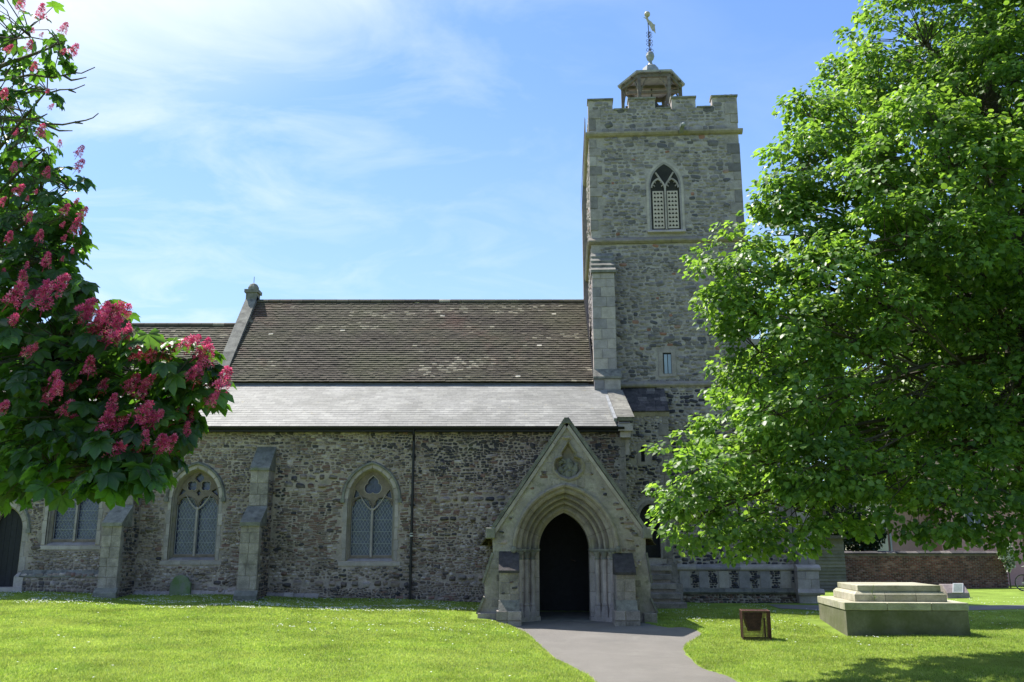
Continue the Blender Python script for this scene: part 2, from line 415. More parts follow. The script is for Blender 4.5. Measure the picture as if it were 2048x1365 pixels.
def gz(x, y): return float(ground_z(np.array([x]), np.array([y]))[0])

xs = np.unique(np.concatenate([np.array([-600,-200,-80,-40,-26]), np.arange(-18, -3, .4), np.arange(-3, 6, .1), np.arange(6, 31, .3), np.array([40,60,100,250,600])]))
ys = np.unique(np.concatenate([np.array([-300,-60,-20,-6,0,4]), np.arange(7, 27, .11), np.arange(27, 46, .35), np.array([50,70,120,300,900])]))
X, Y = np.meshgrid(xs, ys); Z = ground_z(X.ravel(), Y.ravel())
nx, ny = len(xs), len(ys)
V = np.stack([X.ravel(), Y.ravel(), Z], 1)
ii, jj = np.meshgrid(np.arange(nx-1), np.arange(ny-1)); b = (jj*nx+ii).ravel()
F = np.stack([b, b+1, b+nx+1, b+nx], 1)
m_grass_g = M('turf', [(0,(.17,.245,.04))], var=.32, scale=.9, bump=.8, bscale=60, vscale2=28, rough=.95, spec=.1,
              stains=[((.13,.16,.04),2.6,.55,.75,.35),((.10,.085,.05),14,.66,.8,.5)])
me = np_mesh('ground', V, [F], m_grass_g, smooth=True)
place(bpy.data.objects.new('ground', me), None, None, dict(kind='structure', label='mown green churchyard lawn', category='ground'))

def strip(name, poly, zf, mat, label, cell=.12):
    x0, x1 = min(p[0] for p in poly), max(p[0] for p in poly); y0, y1 = min(p[1] for p in poly), max(p[1] for p in poly)
    mb_v, mb_f = [], []
    tri = tessellate_polygon([[Vector((p[0], p[1], 0)) for p in poly]])
    bm = bmesh.new(); vs = [bm.verts.new((p[0], p[1], 0)) for p in poly]
    for t in tri:
        try: bm.faces.new([vs[i] for i in t])
        except ValueError: pass
    for yy in np.arange(math.floor(y0)+.5, y1, .5):
        bmesh.ops.bisect_plane(bm, geom=bm.verts[:]+bm.edges[:]+bm.faces[:], plane_co=(0, yy, 0), plane_no=(0, 1, 0))
    for xx in np.arange(math.floor(x0)+1, x1, 1.0):
        bmesh.ops.bisect_plane(bm, geom=bm.verts[:]+bm.edges[:]+bm.faces[:], plane_co=(xx, 0, 0), plane_no=(1, 0, 0))
    for v in bm.verts: v.co.z = float(zf(np.array([v.co.x]), np.array([v.co.y]))[0])
    me = bpy.data.meshes.new(name); bm.to_mesh(me); bm.free(); me.materials.append(mat)
    return place(bpy.data.objects.new(name, me), None, None, dict(kind='structure', label=label, category='path'))
m_asph = M('worn_tarmac', [(0,(.175,.162,.150))], var=.10, scale=1.3, vscale2=70, bump=.8, bscale=120, rough=.9,
           stains=[((.34,.32,.29),75,.60,.72,.75),((.07,.07,.07),95,.60,.72,.6),((.23,.22,.20),2.2,.52,.7,.4),((.10,.10,.10),1.0,.56,.7,.35)])
strip('path', PATH, path_z, m_asph, 'grey tarmac path leading up to the porch')
strip('path', FPATH, fpath_z, m_asph, 'thin grey tarmac path crossing the lawn behind the stone plinth')

# grass blades: dense near the camera
def in_view(x, y, m=0.6):
    return (np.abs(x) < y*0.575 + m)
n = 900000
gy = 7.2 + (RG.random(n)**1.4)*19.0; gx = (RG.random(n)*2-1)*(gy*0.575+0.5)
keep = (dist_poly(gx, gy, PATH) > -0.015 + .03*RG.random(n)) & ~((gx > 7.2) & (gx < 10) & (gy > 20.5) & (gy < 23.4)) & ~((gx > -1.0) & (gx < 3.7) & (gy > 21.9))
gx, gy = gx[keep], gy[keep]
edge = dist_poly(gx, gy, PATH)
zz = ground_z(gx, gy); n = len(gx)
a = RG.random(n)*2*pi; hgt = (.014+.024*RG.random(n)) * (1+.5*np.exp(-np.clip(edge,0,1)/.08)); wd = .0035+.0035*RG.random(n)
wd = wd*(1+np.clip(gy-12, 0, 12)/10); ln = hgt*(.3+.8*RG.random(n)); la = RG.random(n)*2*pi
V = np.empty((n, 3, 3), dtype=np.float32)
V[:,0] = np.stack([gx-np.cos(a)*wd, gy-np.sin(a)*wd, zz-.004], 1)
V[:,1] = np.stack([gx+np.cos(a)*wd, gy+np.sin(a)*wd, zz-.004], 1)
V[:,2] = np.stack([gx+np.cos(la)*ln, gy+np.sin(la)*ln, zz+hgt], 1)
m_blade = M('grass_blade', [(0,(.21,.29,.055)),(.45,(.27,.36,.075)),(.8,(.34,.43,.115)),(.95,(.40,.43,.17)),(1,(.48,.46,.27))], var=.33, scale=.8, vscale2=5, bump=0,
            rough=.6, spec=.25, transl=.45, tcol=(1.3,1.35,.7), stains=[((.40,.43,.16),.45,.46,.68,.6),((.12,.24,.05),1.1,.53,.70,.5),((.38,.33,.15),6,.62,.75,.5)])
me = np_mesh('grass', V.reshape(-1,3), [np.arange(n*3).reshape(-1,3)], m_blade, tone=np.clip(RG.random(n), 0, 1))
place(bpy.data.objects.new('grass', me), None, None, dict(kind='stuff', label='short mown grass blades covering the lawn', category='grass'))
# daisies
def daisies():
    pts = []
    def patch(x0, x1, y0, y1, n, thr=.0, s=1.2):
        for _ in range(n*4):
            x, y = random.uniform(x0, x1), random.uniform(y0, y1)
            if noise.noise(Vector((x*s, y*s*1.3, 3))) > thr + random.uniform(-.2, .2): pts.append((x, y))
    patch(-15, -.8, 23.9, 26.0, 950, .05); patch(-15, -1.2, 23.2, 24.6, 600, .08); patch(3.9, 9.4, 21.5, 28.0, 330, .12); patch(10, 22, 22, 33, 420, .1)
    patch(-5, .2, 18, 22, 90, .2); patch(-10, 0, 10, 22, 90, .3); patch(5, 8, 18.6, 20.3, 25, .2)
    P = np.array(pts); d = dist_poly(P[:,0], P[:,1], PATH); P = P[(d > .1)]
    P = P[dist_poly(P[:,0], P[:,1], FPATH) > .05]
    P = P[~((P[:,0] > 7.2) & (P[:,0] < 10) & (P[:,1] > 20.4) & (P[:,1] < 23.5))]
    z = ground_z(P[:,0], P[:,1]) + .035; k = len(P)
    V = np.empty((k, 7, 3)); r = .013+.008*RG.random(k)
    V[:,0] = np.stack([P[:,0], P[:,1], z+.006], 1)
    for j in range(6):
        t = 2*pi*j/6
        V[:,j+1] = np.stack([P[:,0]+np.cos(t)*r, P[:,1]+np.sin(t)*r, z-.004+.01*RG.random(k)], 1)
    base = np.arange(k)*7
    F = np.concatenate([np.stack([base, base+1+j, base+1+(j+1) % 6], 1) for j in range(6)])
    return np_mesh('daisies', V.reshape(-1,3), [F], M('daisy_petal', [(0,(.72,.74,.72))], var=0, bump=0, rough=.7, transl=.2))
place(bpy.data.objects.new('daisies', daisies()), None, None, dict(kind='stuff', label='tiny white daisies scattered in the grass', category='flowers'))
# ------------------------------------------------------------------ church
YA = 26.3                     # front of the aisle wall
church = empty('church', (-4.0, YA, 0.25), 'flint and rubble parish church with square battlemented tower and gabled porch', 'church')

def arc_R(a, rise): return (a*a + rise*rise) / (2*a)
def arch_path(cx, zb, zs, a, rise, n=10):
    R = arc_R(a, rise); c = R - a
    def f(d):
        r = R + d; te = math.acos(max(-1, min(1, c/r)))
        L = [(cx - a - d, zb), (cx - a - d, zs)]
        for i in range(1, n+1):
            t = te*i/n; L.append((cx + c - r*cos(t), zs + r*sin(t)))
        Rr = [(2*cx - x, z) for x, z in L[:-1]][::-1]
        return L + Rr
    return f
def arch_only(cx, zs, a, rise, n=10):
    g = arch_path(cx, zs, zs, a, rise, n)
    return lambda d: g(d)[1:-1]
def in_arch(x, z, cx, zb, zs, a, rise, d=0.0):
    if z < zb - d or abs(x-cx) > a + d: return False
    if z <= zs: return True
    R = arc_R(a, rise); c = R - a
    return math.hypot(abs(x-cx) + c, z - zs) < R + d

# --- rubble
def rubble(x0, x1, z0, z1, hlo, hhi, alo, ahi, excl, tonef, gap=.012, brickf=None, warp=.09):
    out = []; z = z0
    while z < z1:
        h = random.uniform(hlo, hhi); x = x0 - random.random()*.1
        while x < x1:
            w = h*random.uniform(alo, ahi)
            cx, cz = x + w/2, z + h/2
            hh = h*random.uniform(.82, 1.12)
            br = brickf(cx, cz) if brickf else 0
            if random.random() < br:
                k = max(1, int(h/.045)); w = random.uniform(.18, .30)
                cx = x + w/2
                for i in range(k):
                    zc = z + (i+.5)*h/k
                    if cx-w/2 > x0 and cx+w/2 < x1 and not excl(cx, zc, w/2):
                        out.append((cx, zc+random.uniform(-.004,.004), w-gap, h/k-gap*.8, random.uniform(-.03,.03), random.uniform(.90,1.0) if random.random()<.7 else random.uniform(.2,.45), .014, 1))
            elif cx-w/2 > x0-.02 and cx+w/2 < x1+.02 and not excl(cx, cz, w/2*.9):
                out.append((cx, cz+random.uniform(-.012,.012), w-gap, hh-gap, random.uniform(-.22,.22), tonef(cx, cz), random.uniform(.012,.034), 0))
            x += w
        z += h*.98
    warp = min(warp, .07*(z1-z0))
    if warp > .01:
        res = []
        for (cx, cz, w, h, an, tn, pr, k) in out:
            ax_ = noise.noise(Vector((cx*2.3, cz*2.3, 1.7)))*warp; az_ = noise.noise(Vector((cx*1.9, cz*2.6, 8.1)))*warp
            gs_ = 1 + .5*noise.noise(Vector((cx*3.1, cz*3.1, 4.4)))
            slope_ = (noise.noise(Vector(((cx+.1)*1.9, cz*2.6, 8.1)))*warp - az_)/.1
            f_ = random.uniform(.78, 1.18) if k == 0 else 1
            if k == 0 and random.random() < .06: f_ *= 1.35; pr *= 1.3
            X_, Z_ = cx+ax_, cz+az_
            X_ = min(max(X_, x0+w*.45), x1-w*.45)
            if excl(X_, Z_, w/2*.9): continue
            res.append((X_, Z_, w*f_, h*(f_ if k == 0 else 1), an-slope_*.6, tn, pr, k))
        out = res
    return out
def stones_mesh(name, L, mat, ybase=0.0, n=8):
    if not len(L): L = [(0, -5, .05, .05, 0, .5, .01, 0)]
    L = np.array(L); m = len(L)
    cx, cz, w, h, an, tone, pr, kind = L.T
    k = np.arange(n)*2*pi/n + pi/8
    e = np.where(kind > 0, .25, .55)[:, None]       # superellipse: bricks squarer
    c, s_ = np.cos(k)[None], np.sin(k)[None]
    px = np.sign(c)*np.abs(c)**e; pz = np.sign(s_)*np.abs(s_)**e
    jit = 1 + (RG.random((m, n))-.5)*np.where(kind > 0, .05, .26)[:, None]
    px, pz = px*jit*w[:, None]/2, pz*jit*h[:, None]/2
    ca, sa = np.cos(an)[:, None], np.sin(an)[:, None]
    X = px*ca - pz*sa; Z = px*sa + pz*ca
    V = np.empty((m, 2*n, 3))
    V[:, :n, 0] = X + cx[:, None]; V[:, :n, 2] = Z + cz[:, None]; V[:, :n, 1] = ybase + .006
    sc = .74
    tilt = (RG.random((m, 2))-.5)*.2
    V[:, n:, 0] = X*sc + cx[:, None]; V[:, n:, 2] = Z*sc + cz[:, None]
    V[:, n:, 1] = ybase - pr[:, None] + X*tilt[:, :1]*.5 + Z*tilt[:, 1:]
    b = (np.arange(m)*2*n)[:, None]
    i = np.arange(n)[None]; j = (i+1) % n
    Q = np.stack([b+i, b+j, b+n+j, b+n+i], 2).reshape(-1, 4)
    C = b + n + np.arange(n)[None]
    return np_mesh(name, V.reshape(-1, 3), [Q, C], mat, tone=np.concatenate([np.repeat(tone, n), tone]), smooth=True)
_variants = {}
def stone_variants(kindname, mat, n=10):
    key_ = (kindname, mat.name)
    if key_ not in _variants:
        _variants[key_] = [stones_mesh(kindname, [(0,0,1,1,0,.5,.05,0)], mat) for _ in range(n)]
    return _variants[key_]
def lay_rubble(L, parent, mat, mat_o, piece, stuffname, frame=None, ybase=0.0, singles=290, keyf=None):
    """the largest stones are objects of their own, the rest one joined part"""
    order = sorted(range(len(L)), key=lambda i: -(L[i][2]*L[i][3]*(1 if L[i][7] == 0 else 0)) * (keyf(L[i]) if keyf else 1))
    top = set(order[:singles])
    rest = [L[i] for i in range(len(L)) if i not in top]
    if rest:
        o = bpy.data.objects.new(stuffname, stones_mesh(stuffname, rest, mat, ybase)); place(o, parent, frame, dict(kind='stuff'))
    vs = stone_variants(piece, mat_o)
    for i in order[:singles]:
        cx, cz, w, h, an, tone, pr, k = L[i]
        o = bpy.data.objects.new(piece, random.choice(vs)); SC.collection.objects.link(o); o.parent = parent
        o.location = (cx, ybase, cz); o.rotation_euler = (0, -an, 0); o.scale = (w, pr/.05, h)
        if parent.type == 'EMPTY': o.matrix_parent_inverse = Matrix.Translation(-parent.location)
def pn(x, z, s, o=0): return noise.noise(Vector((x*s, z*s, 5.3+o)))

# --- openings: windows and doors of the aisle
WIN = [dict(cx=-12.6, a=.72, zb=1.82, zs=3.30, rise=.95, style='tall'),
       dict(cx=-9.12, a=.68, zb=1.40, zs=3.13, rise=.86, style='net'),
       dict(cx=-4.05, a=.68, zb=1.37, zs=3.10, rise=.90, style='trefoil')]
DOORL = dict(cx=-14.45, a=.46, zb=.5, zs=2.25, rise=.68)
XR = 3.30                      # right end of the aisle
EAVE = zat(854, YA-.3)
BUT = [(-10.92, .25), (-7.15, .25)]
def excl_aisle(x, z, w):
    for q in WIN:
        if in_arch(x, z, q['cx'], q['zb']-.0, q['zs'], q['a'], q['rise'], .12 + w*.8): return True
    if in_arch(x, z, DOORL['cx'], 0, DOORL['zs'], DOORL['a'], DOORL['rise'], .2+w): return True
    for bx, bw in BUT:
        if abs(x-bx) < bw + w*.6 and z < zat(930 if bx < -10 else 893, 26.2): return True
    return False
mb = MB()
holes = []
for q in WIN: holes.append(arch_path(q['cx'], q['zb'], q['zs'], q['a'], q['rise'])(.02))
mbL = [( -17,-.3), (XR,-.3), (XR, EAVE), (-17, EAVE)]
holes.append(arch_path(DOORL['cx'], .1, DOORL['zs'], DOORL['a'], DOORL['rise'])(.02))
mb.plate(mbL, holes, YA, YA+.7, back=True)
mb.box(XR-.6, XR, YA+.7, 29.9, -.3, EAVE)
aisle = build('aisle_wall', mb, m_mortar, church, label='rubble wall of brown and grey stones with flints and red tiles')
def tone_a(x, z):
    t = random.random()
    d = pn(x, z, .45)*.9 + pn(x, z, 1.6, 9)*.5
    if x > -2.2 and z > 3.6: t = t*.35 + .05*random.random()
    elif x < -7: t = .30 + t*.55
    else: t = t*.9
    if z < .8: t *= .65
    t = t + d*.38
    return min(.86, max(0.0, t)) if random.random() > .04 else random.uniform(.86, 1)
def brick_a(x, z):
    b = pn(x, z, .55, 2) + .25*pn(x, z*2.2, 1.2, 4)
    w = math.exp(-((z-2.7)/1.1)**2)
    return max(0, min(.45, (b+.04)*1.4*w)) if -7 < x < 1.5 else max(0, min(.15, b*.4))
L1 = rubble(-16.6, XR-.1, 0.0, EAVE-.02, .048, .112, 1.0, 2.2, excl_aisle, tone_a, brickf=brick_a)
# courses of big round cobbles as in the photograph
for x0, x1, z in ((-2.4,-.2,3.12),(-2.1,.3,2.55),(-6.6,-5.3,3.5),(-6.4,-5.0,3.72),(-6.5,-3,.75),(-2.0,.2,.9),(-8.6,-7.6,.6)):
    x = x0
    while x < x1:
        w = random.uniform(.14,.34)
        if not excl_aisle(x+w/2, z, w/2):
            L1 = [s for s in L1 if not (abs(s[0]-x-w/2) < w/2+s[2]*.3 and abs(s[1]-z) < .075+s[3]*.3)]
            L1.append((x+w/2, z+random.uniform(-.03,.03), w*.92, random.uniform(.12,.17), random.uniform(-.1,.1), random.uniform(0,.12), .045, 0))
        x += w + random.uniform(.0,.12)
L1 = [s for s in L1 if not (s[0] > -0.3 and s[1] < 1.0)]
lay_rubble([(s[0], s[1], *s[2:]) for s in L1], aisle, m_rub, m_rub_o, 'stone', 'rubble', ybase=YA,
           keyf=lambda s: 1.0 if s[0] > -11.2 and s[0] < 2.5 else .1)

# weathered plinth set-off at the left end
mb = MB(); mb.prism_x([(YA-.02,.0),(YA-.17,.0),(YA-.17,.95),(YA-.02,1.08)], -13.85, BUT[0][0]-.28)
pl = build('plinth', mb, m_mortar, church, label='low projecting plinth of rubble left of the buttress')
L = rubble(-13.8, BUT[0][0]-.3, .05, .93, .07, .13, 1, 1.9, lambda x, z, w: False, tone_a)
lay_rubble(L, pl, m_rub, m_rub_o, 'stone', 'rubble', ybase=YA-.17, singles=0)
mb = MB(); x = -13.85
while x < BUT[0][0]-.35:
    w = min(random.uniform(.5,.8), BUT[0][0]-.28-x); mb.prism_x([(YA-.02,.93),(YA-.20,.93),(YA-.20,.97),(YA-.02,1.13)], x+.005, x+w-.005); x += w
build('coping_stone', mb, m_ashd, pl)

# --- dressed surround of an opening: jamb stones and voussoirs, each its own piece
def dressing(q, parent, y, frame=None, mat=None, wide=.13, sill=True, hood=True, voffs=9, out=.012, jh=(.28,.42), narrow=.10, hd=.075):
    mat = mat or m_ash
    cx, a, zb, zs, rise = q['cx'], q['a'], q['zb'], q['zs'], q['rise']
    for sgn in (-1, 1):
        z = zb; k = random.randint(0, 1)
        while z < zs-.05:
            h = min(random.uniform(*jh), zs - z)
            if zs - z - h < .12: h = zs - z
            w = wide if k % 2 else narrow; k += 1
            mb = MB(); x0, x1 = sorted((cx+sgn*a, cx+sgn*(a+w)))
            mb.block(x0, x1, y-out, y+.12, z+.004, z+h-.004)
            build('jamb_stone', mb, mat, parent, frame)
            z += h
    R = arc_R(a, rise); c = R-a
    for sgn in (-1, 1):
        te0 = math.acos(c/(R+wide)); te_i = math.acos(c/R)
        for k in range(voffs//2):
            t0, t1 = k/(voffs//2), (k+1)/(voffs//2)
            vs = []
            for (r, te) in ((R, te_i), (R+wide*.8, math.acos(c/(R+wide*.8)))):
                for t in (t0+.012, (t0+t1)/2, t1-.012):
                    vs.append((cx + sgn*(c - r*cos(te*t)), zs + r*sin(te*t)))
            poly = vs[:3] + vs[3:][::-1]
            mb = MB(); mb.prism_y(poly, y-out, y+.12); build('voussoir', mb, mat, parent, frame)
    if hood:
        mb = MB(); f = arch_only(cx, zs, a, rise, 9)
        d0 = wide*.8
        mb.sweep(f, [(d0, y), (d0, y-hd*.8), (d0+.02, y-hd), (d0+.055, y-hd), (d0+.085, y-.01), (d0+.085, y)])
        for sgn in (-1, 1): mb.box(*sorted((cx+sgn*(a+d0-.02), cx+sgn*(a+d0+.10))), y-hd-.01, y+.02, zs-.10, zs+.02)
        build('hood_mould', mb, m_ashd, parent, frame, smooth=True)
    if sill:
        n = 3; x = cx - a - .2; ww = (2*a+.4)/n
        for k in range(n):
            mb = MB(); mb.prism_x([(y-.025, zb-.13), (y-.025, zb-.03), (y+.30, zb+.10), (y+.30, zb-.13)], x+k*ww+.003, x+(k+1)*ww-.003)
            build('sill_stone', mb, mat, parent, frame)

def lattice(mb, poly_test, x0, x1, z0, z1, sp, y, w=.0045, slope=1.75):
    """diamond lead cames, cut to the light by testing short pieces"""
    for sg in (1, -1):
        k0 = int(math.floor((z0 - slope*abs(x1-x0))/sp)) - 2
        nlines = int(((z1-z0) + slope*(x1-x0))/(sp*slope)) + 4
        for i in range(-2, nlines):
            zi = z0 - (slope*(x1-x0) if sg > 0 else 0) + i*sp*slope
            m = 26; pts = []
            for j in range(m+1):
                x = x0 + (x1-x0)*j/m; z = zi + sg*slope*(x-x0) + (0 if sg > 0 else 0)
                pts.append((x, z, z0 <= z <= z1 and poly_test(x, z)))
            j = 0
            while j < m:
                if pts[j][2] and pts[j+1][2]:
                    e = j+1
                    while e < m and pts[e+1][2]: e += 1
                    (xa, za, _), (xb, zb_, _) = pts[j], pts[e]
                    dx_, dz_ = xb-xa, zb_-za; L = math.hypot(dx_, dz_); nx_, nz_ = -dz_/L*w, dx_/L*w
                    mb.prism_y([(xa-nx_, za-nz_), (xb-nx_, zb_-nz_), (xb+nx_, zb_+nz_), (xa+nx_, za+nz_)], y-.004, y+.002)
                    j = e
                j += 1

def trefoil(cx, cz, r, rot=pi/2, lobes=3, n=36, pinch=.62, tip=0.0):
    L = []
    for i in range(n):
        t = 2*pi*i/n
        k = abs(cos(lobes/2*(t-rot)))
        rr = r*(pinch + (1-pinch)*k**.8)
        if tip and abs(t-rot) < .25: rr += tip*(1-abs(t-rot)/.25)
        L.append((cx + rr*cos(t), cz + rr*sin(t)))
    return L
def light_shape(xc, hw, zb, zs, rise, cusp=.0, n=8):
    p = arch_path(xc, zb, zs, hw, rise, n)(0)
    if cusp:
        q = []
        for i, (x, z) in enumerate(p):
            if z > zs-.01:
                f = (z-zs)/rise; k = 1 - cusp*math.exp(-((f-.42)/.13)**2)
                x = xc + (x-xc)*k
            q.append((x, z))
        p = q
    return p
m_trac = M('dark_tracery_limestone', [(0,(.145,.125,.09)),(1,(.19,.165,.12))], var=.25, scale=5, bump=.3)
def window(q, parent, y):
    cx, a, zb, zs, rise = q['cx'], q['a'], q['zb'], q['zs'], q['rise']
    w = build('window', (lambda mb: (mb.sweep(arch_path(cx, zb, zs, a, rise), [(0, y-.008), (0, y+.03), (-.03, y+.06), (-.03, y+.12), (-.075, y+.20), (-.075, y+.34)]), mb)[1])(MB()),
              m_yel, parent, label={'tall': 'tall leaded window left of the first buttress', 'net': 'leaded two-light window with reticulated tracery', 'trefoil': 'leaded two-light window with a trefoil in its head'}[q['style']])
    dressing(q, w, y)
    ty = y + .22; ai = a - .06; hw = (ai - .055)/2; hx = .0275 + hw
    outer = arch_path(cx, zb+.08, zs, a, rise)(-.055)
    H = []
    lz = zs - .24
    lights = []
    for sg in (-1, 1):
        s = light_shape(cx+sg*hx, hw, zb+.16, lz, .30, .18); H.append(s); lights.append((cx+sg*hx, hw, zb+.16, lz, .30))
    RIMS = []
    if q['style'] == 'trefoil':
        H.append(trefoil(cx, zs+.38, .255, tip=.05, pinch=.66)); RIMS.append(H[-1])
        for sg in (-1, 1): H.append([(cx+sg*.56, zs+.04), (cx+sg*.50, zs+.30), (cx+sg*.41, zs+.20), (cx+sg*.38, zs+.10)]); RIMS.append(H[-1])
    elif q['style'] == 'net':
        for sg in (-1, 1): H.append(trefoil(cx+sg*.20, zs+.37, .15, rot=pi/4, lobes=4, pinch=.7)); RIMS.append(H[-1])
        H.append(trefoil(cx, zs+.60, .13, rot=pi/2, lobes=4, pinch=.7))
        H.append([(cx, zs+.07), (cx+.07, zs+.18), (cx, zs+.27), (cx-.07, zs+.18)])
        for sg in (-1, 1): H.append([(cx+sg*.58, zs+.06), (cx+sg*.50, zs+.30), (cx+sg*.40, zs+.24), (cx+sg*.36, zs+.22)])
    else:
        H.append(trefoil(cx, zs+.46, .24, lobes=4, rot=pi/2, pinch=.7))
    mb = MB(); mb.plate(outer, H, ty, ty+.11)
    f = light_shape
    for xc, hw_, b0, z0, rs in lights:
        g = arch_path(xc, b0, z0, hw_, rs)
        mb.sweep(lambda d, g=g: g(d), [(.0, ty), (.008, ty-.022), (.022, ty-.022), (.028, ty)])
    build('tracery', mb, m_trac, w)
    mb = MB()
    for L in RIMS:
        k_ = len(L); gx_ = sum(p[0] for p in L)/k_; gz_ = sum(p[1] for p in L)/k_
        O_ = [(gx_+(x-gx_)*1.09, gz_+(z-gz_)*1.09) for x, z in L]
        mb.add([(x, ty-.012, z) for x, z in L] + [(x, ty-.012, z) for x, z in O_] + [(x, ty, z) for x, z in O_],
               [(i, (i+1) % k_, k_+(i+1) % k_, k_+i) for i in range(k_)] + [(k_+i, k_+(i+1) % k_, 2*k_+(i+1) % k_, 2*k_+i) for i in range(k_)])
    for sg in (-1, 1):
        pts = [(cx+sg*.36*t, ty-.012, zs-.30+.36*t**1.5*1.15) for t in (0.02, .2, .45, .7, 1.0)]
        mb.tube(pts, [.028,.026,.022,.018,.012], 6)
    build('tracery_rib', mb, m_ash, w)
    mb = MB(); mb.prism_y([(cx-.028, zb+.1), (cx+.028, zb+.1), (cx+.028, zs-.24), (cx-.028, zs-.24)], ty-.035, ty-.004)
    build('mullion', mb, m_ash, w)
    for i, (xc, hw_, b0, z0, rs) in enumerate(lights):
        mb = MB(); mb.prism_y(light_shape(xc, hw_+.012, b0-.01, z0, rs+.01), ty+.105, ty+.118); build('glass_pane', mb, m_glass, w)
        mb = MB(); lattice(mb, lambda x, z: in_arch(x, z, xc, b0, z0, hw_, rs, 0), xc-hw_, xc+hw_, b0, z0+rs, .098, ty+.1, w=.005)
        for k in range(1, 4): mb.box(xc-hw_, xc+hw_, ty+.085, ty+.095, b0+(z0-b0)*k/4-.006, b0+(z0-b0)*k/4+.006)
        build('lead_lattice', mb, m_lattice, w, kind='stuff')
        # pale wire guard frame set in front of each light
        mb = MB(); g0, g1 = xc-hw_+.005, xc+hw_-.005; zt = zs+.0 if q['style'] != 'tall' else zs+.1
        for (xa, xb, za, zb2) in ((g0, g0+.012, b0, zt), (g1-.012, g1, b0, zt), (g0, g1, zt-.012, zt), (g0, g1, b0, b0+.012)): mb.box(xa, xb, ty+.02, ty+.03, za, zb2)
        build('wire_guard', mb, m_lattice, w, kind='stuff')
    mb = MB(); mb.plate(arch_path(cx, zb+.05, zs+.05, a, rise)(-.05), [], ty+.119, ty+.125)
    build('upper_glass', mb, m_glass, w)
    return w
for q in WIN: window(q, church, YA)

# left doorway
q = DOORL
mb = MB(); mb.sweep(arch_path(q['cx'], .2, q['zs'], q['a'], q['rise']), [(.02, YA-.01), (.0, YA+.04), (-.06, YA+.08), (-.06, YA+.3)])
dw = build('doorway', mb, m_yel, church, label='pointed doorway with a dark door at the left end of the wall')
dressing(dict(q, zb=.45), dw, YA, sill=False, wide=.18)
x0, x1 = q['cx']-q['a']-.02, q['cx']+q['a']+.02; k = 6
for i in range(k):
    mb = MB(); xa, xb = x0+(x1-x0)*i/k+.003, x0+(x1-x0)*(i+1)/k-.003
    p = [(x, z) for x, z in arch_path(q['cx'], .4, q['zs'], q['a'], q['rise'], 12)(0)]
    zt = lambda x: max(z for z in [q['zs']+ (math.sqrt(max(0, arc_R(q['a'],q['rise'])**2-(abs(x-q['cx'])+arc_R(q['a'],q['rise'])-q['a'])**2)))])
    mb.prism_y([(xa,.4),(xb,.4),(xb,zt(min(xb,q['cx']+q['a']))),((xa+xb)/2,zt((xa+xb)/2)),(xa,zt(max(xa,q['cx']-q['a'])))], YA+.22, YA+.26)
    build('door_plank', mb, m_door, dw)
mb = MB(); mb.box(x0-.25, x1+.3, YA-.3, YA+.4, .2, gz(-14.4, 26)+.12); build('door_step', mb, m_ash, dw)
mb = MB(); mb.prism_x([(YA-.02,.2),(YA-.2,.2),(YA-.2,.95),(YA-.02,1.05)], -13.98, -13.72); build('plinth_block', mb, m_ash, dw)

# buttresses of the aisle
def ashlar_stack(parent, x0, x1, y0, y1, z0, z1, mat, name='ashlar_block', hlo=.22, hhi=.36, frame=None, skip=.0, ybf=None):
    z = z0; k = 0
    while z < z1-.03:
        h = min(random.uniform(hlo, hhi), z1-z)
        if z1-z-h < .12: h = z1-z
        xs_ = [x0, x1] if (x1-x0 < .4 and k % 2) else [x0, x0+(x1-x0)*random.uniform(.35,.65), x1]
        for a_, b_ in zip(xs_[:-1], xs_[1:]):
            mb = MB(); mb.block(a_+.003, b_-.003, y0+random.uniform(-.004,.004), y1, z+.003, z+h-.003, .01); build(name, mb, mat, parent, frame)
        z += h; k += 1
m_butt = M('patched_limestone', [(0,(.21,.20,.165)),(.5,(.245,.232,.19)),(1,(.285,.268,.22))], var=.36, scale=3.5, bump=.4, bscale=25,
           stains=[(SOOT,1.8,.56,.75,.65),(MOSS,2.4,.58,.76,.55)])
for bi, (bx, bw) in enumerate(BUT):
    zg = gz(bx, 25.2)-.1
    if bi == 0: zu, zut, zl = zat(960, 25.75), zat(930, 26.2), zat(1046, 25.2); zlt = zat(1010, 25.7)
    else: zu, zut, zl = zat(938, 25.75), zat(893, 26.2), zat(1045, 25.2); zlt = zat(1012, 25.7)
    mb = MB(); mb.box(bx-bw, bx+bw, 25.72, YA, zg, zu); mb.box(bx-bw, bx+bw, 25.12, 25.72, zg, zl)
    b = build('buttress', mb, m_mortar, church, label='stepped stone buttress ' + ('between the two leftmost windows' if bi == 0 else 'between the two matching windows'))
    ashlar_stack(b, bx-bw-.01, bx+bw+.01, 25.70, YA-.002, zlt, zu, m_butt)
    ashlar_stack(b, bx-bw-.01, bx+bw+.01, 25.10, 25.69, zg+.1, zl, m_butt)
    mb = MB(); mb.prism_x([(25.66, zu-.05), (25.66, zu+.02), (YA, zut), (YA, zu-.05)], bx-bw-.03, bx+bw+.03); build('weathering', mb, m_ashd, b)
    mb = MB(); mb.prism_x([(25.05, zl-.1), (25.05, zl), (25.70, zlt), (25.70, zl-.1)], bx-bw-.03, bx+bw+.03); build('weathering', mb, m_ashd, b)
    mb = MB(); mb.prism_x([(25.0, zg-.1), (25.0, zg+.22), (25.11, zg+.36), (25.11, zg-.1)], bx-bw-.06, bx+bw+.06); build('base_course', mb, m_ashd, b)
